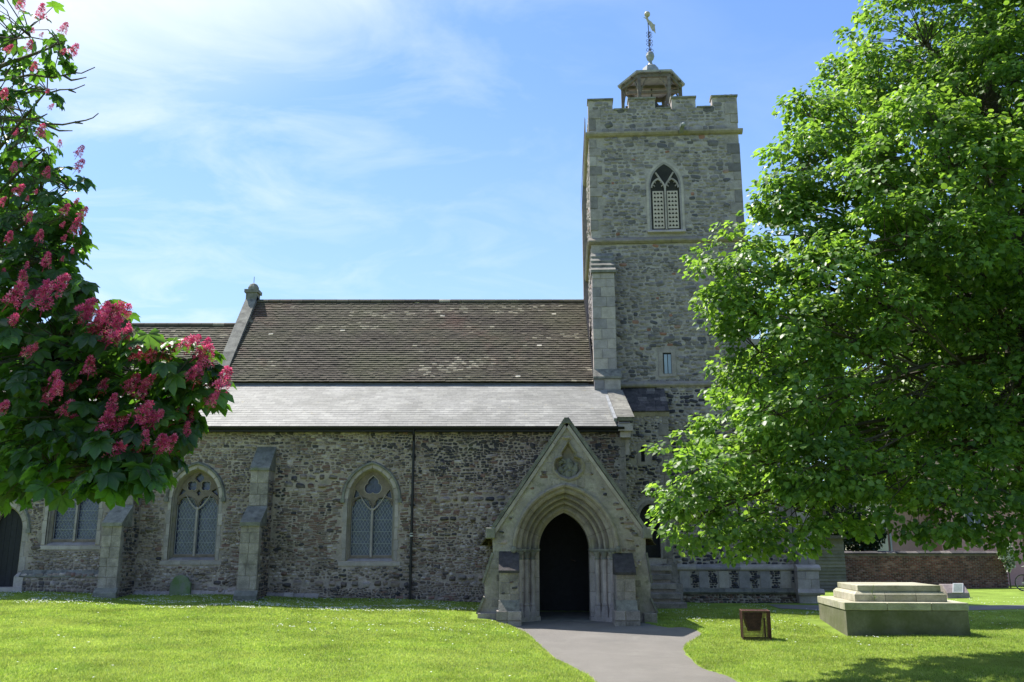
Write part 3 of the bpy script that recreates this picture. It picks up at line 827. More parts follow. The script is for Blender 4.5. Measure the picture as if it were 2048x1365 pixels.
def face_rubble(L, mp, name, mat, parent, frame=None):
    me = stones_mesh(name, L, mat, 0.0); n = len(me.vertices); co = np.empty(n*3, np.float32); me.vertices.foreach_get('co', co); co = co.reshape(-1, 3)
    me.vertices.foreach_set('co', np.stack(mp(co[:,0], co[:,1], co[:,2]), 1).astype(np.float32).ravel()); me.update()
    return place(bpy.data.objects.new(name, me), parent, frame, dict(kind='stuff'))
for bx, bw in BUT:
    Lf = rubble(25.2, YA-.02, .2, zat(900, 26), .06, .13, 1, 2, lambda x, z, w: (z > zat(1045, 25.2)-.05 and x < 25.8) or z > zat(960, 25.8) or (x < 25.36 and int(z/.3) % 2 == 0), tone_a, warp=.05)
    face_rubble(Lf, lambda x, y, z, bx=bx, bw=bw: (bx+bw-y, x, z), 'rubble', m_rub, church)
# quoins at the right end of the aisle
z = .1; k = 0
while z < EAVE-.35:
    h = random.uniform(.24,.36); w = .34 if k % 2 else .2
    mb = MB(); mb.block(XR-w, XR+.012, YA-.02, YA+.2, z+.004, z+h-.004, .01); build('quoin', mb, m_butt, church); z += h; k += 1

x = BUT[0][0]+.3
while x < BUT[1][0]+1.6:
    if abs(x+.2-BUT[1][0]) < .4: x += .25; continue
    w = random.uniform(.25,.5); mb = MB(); zf_ = gz(x, 26.1); mb.prism_x([(YA-.01, zf_-.1), (YA-.13, zf_-.1), (YA-.13, zf_+.03), (YA-.01, zf_+.10+random.uniform(0,.03))], x, x+w-.01); build('footing_stone', mb, m_ash, aisle); x += w
# gutter and downpipe
mb = MB(); f = lambda s: None
x0, x1, gyy, gzz = -16.8, XR-.05, YA-.36, EAVE-.03
arc = [(gyy+.065*cos(t), gzz+.02-.07*sin(t)) for t in np.linspace(0, pi, 7)]
mb.prism_x(arc, x0, x1); mb.box(x0, x1, YA-.27, YA-.01, EAVE-.13, EAVE-.03)
build('gutter', mb, m_black, church)
pxx = -2.86
mb = MB(); mb.tube([(pxx+.02, gyy, gzz-.03), (pxx+.02, gyy+.02, gzz-.16), (pxx, YA-.10, gzz-.36), (pxx, YA-.10, .25)], .038, 10)
for z in (4.3, 2.9, 1.2): mb.lathe([(.05, z), (.05, z+.07)], pxx, YA-.10, 10); mb.box(pxx-.08, pxx+.08, YA-.07, YA, z+.01, z+.05)
dp = build('downpipe', mb, m_black, church, smooth=True)
mb = MB(); mb.lathe([(.052, 2.05), (.052, 2.09)], pxx, YA-.10, 10); mb.lathe([(.052, 2.13), (.052, 2.15)], pxx, YA-.10, 10); build('pipe_band', mb, M('pale_paint', [(0,(.5,.5,.47))], var=.1, bump=0), dp)

# ------------------------------------------------------------------ roofs
def tile_field(name, O, U, S, Nv, width, rows, pitch, wlo, whi, th, lift, mat, mat_rest_parent, singles=0, piece='tile', clip=None, tonef=None, jit=.004, sagf=None, gapu=.0015):
    """courses of overlapping tiles on the plane O + u U + s S; each tile a wedge"""
    O, U, S, Nv = map(Vector, (O, U, S, Nv))
    T = []
    for r in range(rows):
        u = -(whi*.5 if r % 2 else 0) - random.random()*.02
        while u < width:
            w = random.uniform(wlo, whi) if whi-wlo > .03 else wlo
            u0, u1 = max(u, 0), min(u+w, width)
            if u1-u0 > .03 and (clip is None or clip((u0+u1)/2, r*pitch)):
                t = tonef((u0+u1)/2, r*pitch) if tonef else random.random()
                T.append((u0+gapu, u1-gapu, r*pitch + random.uniform(-jit, jit), t, lift + random.uniform(-.12,.2)*th))
            u += w
    T = np.array(T)
    def verts(A):
        u0, u1, s, t, lf = A.T; k = len(A); s1 = s + pitch*2.15
        V = np.empty((k, 6, 3)); O_, U_, S_, N_ = map(np.array, (O, U, S, Nv))
        bow = sagf(u0) if sagf else 0
        def P(u, ss, h): return O_ + u[:, None]*U_ + ss[:, None]*S_ + (h)[:, None]*N_
        V[:,0] = P(u0, s, lf-th); V[:,1] = P(u1, s, lf-th+.2*th*(RG.random(k)-.5)); V[:,2] = P(u1, s, lf+.4*th*(RG.random(k)-.5)); V[:,3] = P(u0, s, lf+.4*th*(RG.random(k)-.5))
        V[:,4] = P(u1, s1, np.full(k, .0)); V[:,5] = P(u0, s1, np.full(k, .0))
        return V
    def faces(k):
        b = np.arange(k)*6
        return [np.concatenate([np.stack([b,b+1,b+2,b+3],1), np.stack([b+3,b+2,b+4,b+5],1)]), np.concatenate([np.stack([b+1,b+4,b+2],1), np.stack([b,b+3,b+5],1)])]
    if singles:
        order = sorted(range(len(T)), key=lambda i: T[i][2])[:singles]
    else: order = []
    mask = np.ones(len(T), bool); mask[order] = False
    R = T[mask]; tone = np.concatenate([R[:,3]]*4)
    me = np_mesh(name, verts(R).reshape(-1,3), faces(len(R)), mat, tone=tone)
    place(bpy.data.objects.new(name, me), mat_rest_parent, None, dict(kind='stuff'))
    shared = {}
    for i in order:
        key = int(T[i][3]*8)
        if key not in shared:
            A = np.array([[0, 1, 0, (key+.5)/8, lift]]); V = verts(A)[0] - np.array(O)
            shared[key] = np_mesh(piece, V, faces(1), mat, tone=np.full(4, (key+.5)/8))
        o = bpy.data.objects.new(piece, shared[key]); SC.collection.objects.link(o); o.parent = mat_rest_parent
        p = O + U*T[i][0] + S*T[i][2]
        o.location = p + Nv*(T[i][4]-lift); o.scale = (T[i][1]-T[i][0], 1, 1)

# aisle roof (slates)
YT, ZT = 29.0, zat(770, 29.0)
ye, ze = YA-.33, zat(853, YA-.33)
sl = math.hypot(YT-ye, ZT-ze); S = Vector((0, (YT-ye)/sl, (ZT-ze)/sl)); Nv = Vector((0, -S.z, S.y))
mb = MB(); mb.prism_x([(ye+.02, ze-.03), (YT+.3, ZT-.03+.3*S.z/S.y), (YT+.3, ZT-.3), (ye+.3, ze-.1)], -17, XR-.22)
aroof = build('aisle_roof', mb, m_timd, church, label='pale grey slate lean-to roof')
rows = 20; pitch = sl/rows
tile_field('slates', (-17, ye, ze), (1,0,0), S, Nv, 17+XR-.22, rows, pitch, .285, .285, .005, .011, m_slate, aroof, singles=290, piece='slate', jit=.001, gapu=.0012)
mb = MB(); mb.prism_x([(YT-.02, ZT+.02), (YT+.08, ZT+.10), (YT+.08, ZT)], -17, 2.5)
build('lead_flashing', mb, m_lead, aroof)

# nave roof (clay tiles)
XN0, XN1 = -9.62, 2.70
yb, zb_ = YT-.05, ZT+.07
yr = 32.2; zr = zat(604, yr)
sl = math.hypot(yr-yb, zr-zb_); S = Vector((0, (yr-yb)/sl, (zr-zb_)/sl)); Nv = Vector((0, -S.z, S.y))
mb = MB(); mb.prism_x([(yb+.05, zb_-.04), (yr, zr-.04), (2*yr-yb, zb_-.04), (2*yr-yb-.4, 0), (yb+.4, 0)], XN0, XN1)
nroof = build('nave_roof', mb, m_timd, church, label='steep old clay tiled roof with mossy courses')
rows = 42; pitch = sl/rows
tile_field('roof_tiles', (XN0+.18, yb, zb_), (1,0,0), S, Nv, XN1-XN0-.22, rows, pitch, .165, .165, .027, .054, m_tile, nroof, jit=.004,
           tonef=lambda u, s: min(.96, max(0, random.random()*.6 + .2 + .5*pn(u*.3, s*3, 1.2))) if random.random() > .0015 else 1.0)
x = XN0+.2
while x < XN1-.05:
    w = min(.42, XN1-x); mb = MB()
    arc = [(yr+.13*cos(t), zr-.03+.12*sin(t)+random.uniform(0,.004)) for t in np.linspace(-.2, pi+.2, 7)]
    mb.prism_x(arc, x+.006, x+w-.006); build('ridge_tile', mb, m_tile, nroof); x += w
# verge: dark timber edge against the tower, and lead
mb = MB(); mb.obox(((XN1-.02), (yb+yr)/2, (zb_+zr)/2+.08), (.02,0,0), Vector((0,S.y,S.z))*sl/2, Nv*.05); build('verge_board', mb, m_black, nroof)

# chancel roof to the left, lower
yr2, zr2 = 32.2, zat(651, 32.2)
yb2, zb2 = 28.95, zr2-(yr2-28.95)*1.1
sl2 = math.hypot(yr2-yb2, zr2-zb2); S2 = Vector((0, (yr2-yb2)/sl2, (zr2-zb2)/sl2)); N2 = Vector((0, -S2.z, S2.y))
mb = MB(); mb.prism_x([(yb2, zb2-.04), (yr2, zr2-.04), (2*yr2-yb2, zb2-.04), (2*yr2-yb2, 0), (yb2, 0)], -19.5, XN0)
croof = build('chancel_roof', mb, m_timd, church, label='lower clay tiled roof beyond the coped gable')
tile_field('roof_tiles', (-19.5, yb2, zb2), (1,0,0), S2, N2, 19.5+XN0-.25, 38, sl2/38, .165, .165, .027, .054, m_tile, croof, jit=.004,
           tonef=lambda u, s: min(.96, max(0, random.random()*.6 + .2 + .5*pn(u*.3, s*3, 1.2))) if random.random() > .004 else 1.0)
x = -19.4
while x < XN0-.3:
    mb = MB(); arc = [(yr2+.13*cos(t), zr2-.03+.12*sin(t)) for t in np.linspace(-.2, pi+.2, 7)]
    mb.prism_x(arc, x+.006, x+.414); build('ridge_tile', mb, m_tile, croof); x += .42

# coped nave gable with finial
mb = MB()
gz0, gy0 = ZT-.1, YT-.12
gpoly = [(gy0, gz0), (yr, zr+.10), (2*yr-gy0, gz0)]
mb.prism_x(gpoly, XN0-.12, XN0+.12)
gab = build('gable_coping', mb, m_ashd, church, label='stone coped gable parapet between the two tiled roofs')
n = 6; ex = Vector((0, yr-gy0, zr+.12-gz0)); L_ = ex.length; e = ex/L_; nn = Vector((0, -e.z, e.y))
for sgn in (1, -1):
    for k in range(n):
        c0 = Vector((XN0, gy0, gz0)) + e*(L_*(k+.5)/n) + nn*.06
        if sgn < 0: c0.y = 2*yr - c0.y
        ee = Vector((0, e.y*sgn, e.z)); n_ = Vector((0, -ee.z*sgn, abs(ee.y)))
        mb = MB(); mb.obox(c0, (.2,0,0), ee*(L_/n/2-.004), n_*.065); build('coping_stone', mb, m_ashd, gab)
mb = MB(); fz = zr+.12
mb.box(XN0-.2, XN0+.2, yr-.22, yr+.22, fz-.15, fz+.18); mb.box(XN0-.26, XN0+.26, yr-.26, yr+.26, fz+.18, fz+.30)
mb.lathe([(.21, fz+.30), (.2, fz+.42), (.13, fz+.54), (.05, fz+.58), (.012, fz+.60), (.01, fz+.85)], XN0, yr, 10)
build('finial', mb, m_ashd, gab)

# raised stone verge at the right end of the aisle roof
a0, a1 = Vector((XR-.09, YA-.34, ze+.07)), Vector((XR-.09, YT-.35, ZT+.02))
a1 = at(1222, 784, 28.6); a0 = at(1238, 838, YA-.38); a1.x = a0.x = XR+.0
d = a1-a0; L_ = d.length; e = d/L_; nn = Vector((0, -e.z, e.y))
n = 4
vg = None
mb = MB(); mb.prism_x([(a0.y, a0.z-.12), (a1.y, a1.z-.12), (a1.y, a1.z-1.2), (YA+.01, a0.z-1.0), (YA+.01, a0.z-.15)], XR-.2, XR+.13)
vg = build('verge_coping', mb, m_ash, church, label='sloping stone coping closing the right end of the slate roof')
for k in range(n):
    c0 = a0 + e*(L_*(k+.5)/n)
    mb = MB(); mb.obox(c0, (.25,0,0), e*(L_/n/2-.004), nn*.06); build('coping_stone', mb, m_ashd, vg)
mb = MB(); mb.obox(a0+e*L_/2-Vector((.30,0,.03)), (.045,0,0), e*L_/2, nn*.05); build('lead_flashing', mb, m_lead, vg)
mb = MB(); mb.box(XR-.22, XR+.2, YA-.36, YA+.02, EAVE-.12, EAVE+.09); mb.box(XR-.16, XR+.15, YA-.24, YA+.02, EAVE-.30, EAVE-.12); build('kneeler', mb, m_ash, vg)
# ------------------------------------------------------------------ tower (local frame: x along its front, y into it)
def T(px, py, yl=0.0): return tl(px, py, yl)
TW = T(1481, 340)[0]; TD = 5.4
zpar = T(1325, 268)[1]        # string under the parapet
zmid = T(1325, 482)[1]
zlow = T(1340, 771)[1]
zpl = T(1480, 1137, -.15)[1]
mgap = T(1325, 213)[1]; mtop = T(1325, 193)[1]
mb = MB()
mb.box(0, TW, 0, TD, -.2, mgap-.10); 
tower = build('tower_wall', mb, m_tmortar, church, 'tower', label='square tower wall of grey ragstone with battlements')
BW = dict(cx=sum(T(p, 400)[0] for p in (1303, 1358))/2, a=(T(1358,400)[0]-T(1303,400)[0])/2, zb=T(1330,461)[1], zs=T(1330,372)[1], rise=T(1330,330)[1]-T(1330,372)[1])
SLIT = (T(1326,730)[0], T(1343,730)[0], T(1334,748)[1], T(1334,706)[1])
AX0, AX1 = T(1246, 900, -1.2)[0], T(1338, 900, -1.2)[0]
AZT = T(1290, 779)[1]
BX0, BX1 = -.02, T(1231, 650, -.75)[0]
BZT = T(1205, 508, -.15)[1]
def ex_tower(x, z, w):
    if in_arch(x, z, BW['cx'], BW['zb']-.15, BW['zs'], BW['a'], BW['rise'], .16+w): return True
    if SLIT[0]-.16-w < x < SLIT[1]+.16+w and SLIT[2]-.12 < z < SLIT[3]+.14: return True
    for zz_ in (zpar, zmid, zlow):
        if abs(z-zz_) < .13: return True
    if x < BX1+.02 and z < BZT and z < zmid: return True
    return False
def tone_t(x, z):
    t = .12 + .8*random.random() + .3*pn(x, z, .7)
    if z < zlow: return random.choice([random.uniform(0,.1), random.uniform(.2,.6), random.uniform(.3,.8)])
    if random.random() < .05: return random.uniform(0,.08)
    if random.random() < .012: return 1.0
    return min(.96, max(.1, t))
Lu = rubble(.28, TW-.28, zmid+.1, zpar-.1, .08, .19, 1.1, 2.2, ex_tower, tone_t, gap=.013)
Lp_ = rubble(.28, TW-.28, zpar+.1, mgap-.12, .12, .2, 1.1, 2.0, ex_tower, lambda x, z: random.uniform(.2,.7), gap=.02)
Ll = rubble(.1, TW-.15, zlow+.1, zmid-.1, .07, .16, 1.1, 2.3, ex_tower, tone_t, gap=.011)
lay_rubble([s for s in Lu+Lp_+Ll if s[2] > 0], tower, m_rag, m_rag_o, 'stone', 'ragstone_rubble', singles=300,
           keyf=lambda s: 1 if s[1] > zlow and (s[1] > zmid or s[0] < 4.2) else .1)
# battered base below the low string, flint and pale stone mixed
mb = MB(); y2 = -.10
mb.box(AX1-.2, TW+.9, y2, .02, -.2, zlow-.06)
low = build('lower_wall', mb, m_tmortar, church, 'tower', label='lower tower wall of knapped flint in pale mortar')
Lk = rubble(AX1, TW+.85, zpl+.1, zlow-.12, .07, .14, 1.0, 2.2, lambda x, z, w: False, lambda x, z: random.choice([random.uniform(0,.35), random.uniform(.45,1)]), gap=.014)
lay_rubble(Lk, low, m_knap, m_knap_o, 'flint', 'knapped_flints', ybase=y2, singles=120, keyf=lambda s: 1 if s[1] < 3.6 and s[0] < 5.5 else .05)
# left flank rubble, seen along the wall
def flank(Lx, x_at, name, mat):
    me = stones_mesh(name, Lx, mat, 0.0)
    n = len(me.vertices); co = np.empty(n*3, np.float32); me.vertices.foreach_get('co', co); co = co.reshape(-1, 3)
    new = np.stack([x_at + co[:,1], TD - co[:,0], co[:,2]], 1); me.vertices.foreach_set('co', new.astype(np.float32).ravel()); me.update()
    return place(bpy.data.objects.new(name, me), church, 'tower', dict(kind='stuff'))
flank(rubble(0.05, TD-.25, ZT, mgap-.2, .12, .22, 1.1, 2.0, lambda x, z, w: False, tone_t, gap=.02), 0.0, 'ragstone_rubble', m_rag)
# corner quoins
for side in (0, 1):
    z = 8.0 if side == 0 else zlow+.1; k = 0
    while z < mgap-.2:
        h = random.uniform(.3, .46); w = .42 if k % 2 else .24
        if (side == 1 or z > BZT+.05) and all(not (z-.02 < s_+.12 and z+h > s_-.12) for s_ in (zpar, zmid)):
            mb = MB()
            if side == 0: mb.block(-.02, w, -.03, .3 if k % 2 else .45, z+.005, z+h-.005, .012)
            else: mb.block(TW-w, TW+.02, -.03, .3, z+.005, z+h-.005, .012)
            build('quoin', mb, m_rag, tower)
        z += h; k += 1
# string courses, in lengths
def string(z, yo, x0, x1, mat, prof, parent=tower, frame=None, name='string_course', lo=.7, hi=1.2):
    x = x0
    while x < x1-.02:
        w = min(random.uniform(lo, hi), x1-x)
        if x1-x-w < .3: w = x1-x
        mb = MB(); mb.prism_x([(yo+a_, z+b_) for a_, b_ in prof], x+.003, x+w-.003); build(name, mb, mat, parent, frame); x += w
string(zpar, 0, -.14, TW+.14, m_yel, [(.02,-.10),(-.10,-.06),(-.16,.0),(-.16,.06),(.02,.14)])
string(zmid, 0, -.10, TW+.10, m_yel, [(.02,-.10),(-.06,-.09),(-.13,-.03),(-.13,.02),(.02,.17)])
string(zlow, -.08, BX1+.02, TW+.95, m_yel, [(.1,-.10),(-.05,-.08),(-.10,-.03),(-.10,.02),(.1,.17)])
# strings on the flank
for z in (zpar, zmid):
    mb = MB(); mb.prism_y([(.02, z-.10), (-.10, z-.08), (-.15, z), (-.15, z+.05), (.02, z+.15)], .1, TD+.1); build('string_course', mb, m_yel, tower)
# battlements
mer = [(1175,1225),(1257,1310),(1343,1391),(1424,1479)]
MX = [(T(a_, 205)[0], T(b_, 205)[0]) for a_, b_ in mer]
MX[0] = (-.02, MX[0][1]); MX[-1] = (MX[-1][0], TW+.02)
for i, (a_, b_) in enumerate(MX):
    mb = MB(); mb.box(a_, b_, 0, .35, mgap-.11, mtop-.10)
    me_ = build('merlon', mb, m_tmortar, tower)
    me_.name = 'merlon'
    Lm = rubble(a_+.02, b_-.02, mgap-.08, mtop-.12, .12, .18, 1.1, 2, lambda x, z, w: False, lambda x, z: random.uniform(.2,.7), gap=.02)
    place(bpy.data.objects.new('rubble', stones_mesh('rubble', Lm, m_rag)), tower, None, dict(kind='stuff'))
    m2_ = (a_+b_)/2+random.uniform(-.2,.2)
    for xa, xb in ((a_-.03, m2_), (m2_, b_+.03)):
        mb = MB(); mb.prism_x([(-.06, mtop-.10), (-.06, mtop-.04), (.17, mtop+.04), (.4, mtop-.04), (.4, mtop-.10)], xa+.002, xb-.002); build('coping_stone', mb, m_ashd, tower)
for (a_, b_) in [(MX[i][1], MX[i+1][0]) for i in range(3)]:
    mb = MB(); mb.prism_x([(-.05, mgap-.11), (-.05, mgap-.05), (.17, mgap+.0), (.4, mgap-.05), (.4, mgap-.11)], a_+.032, b_-.032); build('coping_stone', mb, m_ashd, tower)
# other three sides of the parapet
mb = MB()
for k in range(4):
    y0, y1 = k*1.48, k*1.48+.95
    for x0 in (0, TW-.35): mb.box(x0+.005, x0+.345, max(y0,.36), y1, mgap-.11, mtop)
    mb.box(MX[k][0], MX[k][1], TD-.35, TD, mgap-.11, mtop)
build('parapet', mb, m_tmortar, tower)
mb = MB(); mb.lathe([(.06, 0), (.06, .5)], 0, 0, 8)
# gargoyle spout by the upper string
sx, sz = T(1361, 266); mb = MB()
mb.obox((sx, -.34, sz+.02), (.07,0,0), (0,.24,-.03), (0,0,.06)); mb.ball((sx+.03, -.56, sz+.03), .085, 1, 1.2, .9)
build('waterspout', mb, m_lead, tower)
# belfry window
q = BW; cx, a, zb, zs, rise = q['cx'], q['a'], q['zb'], q['zs'], q['rise']
mb = MB(); mb.sweep(arch_path(cx, zb, zs, a, rise), [(.10, -.025), (.03, -.015), (0, .02)])
mb.plate(arch_path(cx, zb-.12, zs, a, rise)(.17), [arch_path(cx, zb, zs, a, rise)(.09)], -.028, .02)
m_tash = M('tower_ashlar', [(0,(.22,.22,.21)),(.5,(.31,.30,.27)),(1,(.40,.38,.31))], var=.2, scale=4, bump=.3, bscale=25, stains=[(SOOT,1.5,.6,.78,.5),(LICH,2.3,.62,.75,.3)])
bw_ = build('belfry_window', mb, m_tash, church, 'tower', label='two-light louvred belfry window high on the tower')
# recess is proud of the wall core: a dark sheet painted as its inner shade, and tracery in front
mb = MB(); mb.plate(arch_path(cx, zb, zs, a, rise)(.02), [], -.004, .0); build('opening_shade', mb, m_dark, bw_)
zl_ = T(1330, 383)[1]
def flat_rib(mb, pts, w, y0, y1):
    L_, R_ = [], []
    for k in range(len(pts)):
        a_ = pts[max(k-1,0)]; b_ = pts[min(k+1,len(pts)-1)]; dx_, dz_ = b_[0]-a_[0], b_[1]-a_[1]; l_ = math.hypot(dx_, dz_)
        L_.append((pts[k][0]-dz_/l_*w, pts[k][1]+dx_/l_*w)); R_.append((pts[k][0]+dz_/l_*w, pts[k][1]-dx_/l_*w))
    n = len(pts); vs = [(x, y0, z) for x, z in L_+R_] + [(x, y1, z) for x, z in L_+R_]
    fs = [(k, k+1, n+k+1, n+k) for k in range(n-1)] + [(k, k+1, 2*n+k+1, 2*n+k) for k in range(n-1)] + [(n+k, n+k+1, 3*n+k+1, 3*n+k) for k in range(n-1)]
    mb.add(vs, fs)
mb = MB()
for sg in (-1, 1):
    xc = cx+sg*(a/2); hwl = a/2-.012
    flat_rib(mb, [p for p in arch_only(xc, zs-.10, hwl, .34, 8)(0)], .028, -.07, -.01)
    for s2 in (-1, 1):      # cusps
        flat_rib(mb, [(xc+s2*hwl*.93, zs+.02), (xc+s2*hwl*.62, zs+.0), (xc+s2*hwl*.50, zs-.05)], .014, -.06, -.01)
        flat_rib(mb, [(xc+s2*hwl*.55, zs+.17), (xc+s2*hwl*.34, zs+.08)], .012, -.06, -.01)
    flat_rib(mb, [(cx+sg*a*(.03+.62*t), zs-.04+.52*t**.9) for t in (0,.2,.4,.6,.8,1)], .026, -.068, -.01)
build('tracery', mb, m_ash, bw_)
mb = MB(); mb.box(cx-.03, cx+.03, -.085, -.01, zb, zs+.0); build('mullion', mb, m_ash, bw_)
for sg in (-1, 1):
    xc = cx+sg*(a/2+.01); hw_ = a/2-.05; z0, z1 = zb+.06, zl_
    Hh = []
    for r in range(9):
        for c in range(3):
            Hh.append(trefoil(xc + (c-1)*hw_*.60, z0+.1+(z1-z0-.19)*r/8, .047, pinch=.5, n=15))
    mb = MB(); mb.plate([(xc-hw_, z0), (xc+hw_, z0), (xc+hw_, z1), (xc-hw_, z1)], Hh, -.030, -.012); build('louvre_panel', mb, m_louvre, bw_)
mb = MB(); mb.prism_x([(-.12, zb-.1), (-.12, zb-.06), (.0, zb+.03), (.0, zb-.1)], cx-a-.18, cx+a+.18); build('sill', mb, m_ash, bw_)
# slit window with shutter
x0, x1, z0, z1 = SLIT
mb = MB(); mb.plate([(x0-.14, z0-.1), (x1+.14, z0-.1), (x1+.14, z1+.12), (x0-.14, z1+.12)], [[(x0, z0), (x1, z0), (x1, z1), (x0, z1)]], -.035, .02)
sw = build('slit_window', mb, m_ash, church, 'tower', label='small square-headed slit window with blue-grey shutter slats')
mb = MB(); mb.box(x0, x1, -.004, .0, z0, z1); build('opening_shade', mb, m_dark, sw)  # dark sheet painted as the shade behind the slats
for k in range(2):
    mb = MB(); xa = x0+.03+(x1-x0-.03)*k/2; mb.box(xa+.012, xa+(x1-x0-.03)/2-.012, -.02, -.006, z0+.01, z1-.06); build('slat', mb, m_shut, sw)
# left corner buttress
zB1 = T(1205, 546, -.75)[1]; zB2 = T(1205, 742, -.75)[1]; bx2 = T(1241, 770, -.95)[0]; zB3 = T(1200, 752, -.95)[1]
mb = MB(); mb.box(BX0, BX1, -.73, .0, 5.5, zB1); mb.box(BX0, bx2, -.93, .0, 5.0, zB3)
tb = build('buttress', mb, m_tmortar, church, 'tower', label='tall ashlar buttress at the near left corner of the tower')
def ash2(parent, x0, x1, y0, y1, z0, z1, mat, side=True):
    z = z0; k = 0
    while z < z1-.05:
        h = min(random.uniform(.26, .42), z1-z); 
        if z1-z-h < .15: h = z1-z
        m_ = x0+(x1-x0)*(.38 if k % 2 else .62)
        for a_, b_ in ((x0, m_), (m_, x1)):
            mb = MB(); mb.block(a_+.003, b_-.003, y0+random.uniform(-.006,.006), y1, z+.003, z+h-.003, .008); build('ashlar_block', mb, mat, parent)
        z += h; k += 1
ash2(tb, BX0-.01, BX1+.01, -.75, -.02, zB2+.05, zB1-.02, m_tash)
ash2(tb, BX0-.01, bx2+.01, -.95, -.02, 5.6, zB3-.1, m_tash)
mb = MB(); mb.prism_x([(-1.0, zB3-.1), (-1.0, zB3-.03), (-.73, zB2+.08), (-.73, zB3-.1)], BX0-.04, bx2+.04); build('weathering', mb, m_ashd, tb)
for k in range(4):
    f0, f1 = k/4, (k+1)/4
    yA, zA = -.82+.72*f0, zB1+(BZT-zB1)*f0; yB, zB = -.82+.72*f1+.05, zB1+(BZT-zB1)*f1
    mb = MB(); mb.prism_x([(yA, zA), (yA, zA+.09), (yB, zB+.05), (.0, zB+.05), (.0, zA)], BX0-.04+.01*k, BX1+.05-.012*k); build('weathering', mb, m_ashd, tb)
# flank buttress at the far left corner
zf0 = T(1168, 245, 4.8)[1]; zf1 = T(1162, 410, 4.8)[1]
mb = MB(); mb.prism_y([(0, 6), (-.26, 6), (-.26, zmid-1.2), (-.20, zmid-.9), (-.20, zf1), (-.02, zf0), (0, zf0)], 4.5, 5.3)
fb = build('buttress', mb, m_rag, church, 'tower', label='thin sunlit buttress seen edge-on along the left flank of the tower')
mb = MB(); mb.prism_y([(-.25, zf1-.1), (-.25, zf1+.0), (-.03, zf0+.08), (-.0, zf0-.1)], 4.44, 5.36); build('weathering', mb, m_ash, fb)
# right corner buttress, mostly behind the lime tree
rx0, rx1 = T(1596, 1100, -.5)[0], T(1628, 1100, -.5)[0]
mb = MB(); mb.box(TW-.02, TW+.88, -.08, .9, -.2, 8.5); mb.box(rx0, rx1, -.5, .5, -.2, 8.0)
rb = build('buttress', mb, m_tmortar, church, 'tower', label='buttress at the near right corner of the tower behind the tree')
z = zpl+.1; k = 0
while z < 7.9:
    h = random.uniform(.28,.4); m_ = rx0+(rx1-rx0)*(.4 if k % 2 else .6)
    for a_, b_ in ((rx0-.01, m_), (m_, rx1+.01)):
        mb = MB(); mb.block(a_+.003, b_-.003, -.52, .5, z+.003, z+h-.003, .008); build('ashlar_block', mb, m_tash, rb)
    z += h; k += 1
# plinth: chequer of pale stone and black flint
zpb = T(1480, 1178, -.3)[1]
PX0, PX1 = AX1-.02, rx1+.05
mb = MB(); mb.box(PX0, PX1, -.28, .0, -.2, zpl-.03); mb.box(rx0-.1, PX1+.0, -.66, .5, -.2, zpl-.03)
pl2 = build('plinth', mb, m_tmortar, church, 'tower', label='tower plinth chequered in pale stone and black flint squares')
string(zpl, -.25, PX0, rx0-.12, m_tash, [(.1,-.07),(-.06,-.07),(-.10,-.03),(-.10,.03),(.0,.12),(.1,.12)], pl2, None, 'plinth_moulding', .6, .9)
string(zpl, -.62, rx0-.12, PX1+.06, m_ash, [(.6,-.07),(-.06,-.07),(-.10,-.03),(-.10,.03),(.1,.12),(.6,.12)], pl2, None, 'plinth_moulding', 1, 1.4)
x = PX0; k = 0
while x < rx0-.15:
    w = random.uniform(.28,.36); x1 = min(x+w, rx0-.1)
    if k % 2:
        mb = MB(); mb.block(x+.004, x1-.004, -.30, -.2, zpb+.02, zpl-.08, .01); build('chequer_stone', mb, m_tash, pl2)
    else:
        Lc = rubble(x+.01, x1-.01, zpb+.02, zpl-.09, .05, .08, 1, 1.8, lambda x, z, w: False, lambda x, z: random.uniform(0,.3), gap=.006)
        place(bpy.data.objects.new('flint_panel', stones_mesh('flint_panel', Lc, m_knap, -.285)), pl2, None, dict(kind='stuff'))
    x = x1; k += 1
ash2(pl2, rx0-.12, PX1, -.68, -.3, zpb, zpl-.08, m_ash)
string(zpb-.06, -.25, PX0, rx0-.12, m_ashd, [(.1,-.10),(-.10,-.10),(-.14,-.04),(-.06,.07),(.1,.07)], pl2, None, 'plinth_moulding', .6, .9)
string(zpb-.06, -.63, rx0-.14, PX1+.12, m_ash, [(.6,-.10),(-.10,-.10),(-.14,-.04),(-.06,.07),(.6,.07)], pl2, None, 'plinth_moulding', 1, 1.4)
Lb = rubble(PX0, PX1, -.1, zpb-.16, .06, .1, 1.2, 2.4, lambda x, z, w: False, lambda x, z: random.uniform(.85,1) if random.random() < .4 else random.uniform(0,.4), gap=.01)
place(bpy.data.objects.new('rubble', stones_mesh('rubble', [(s) for s in Lb], m_rub, -.285)), pl2, None, dict(kind='stuff'))

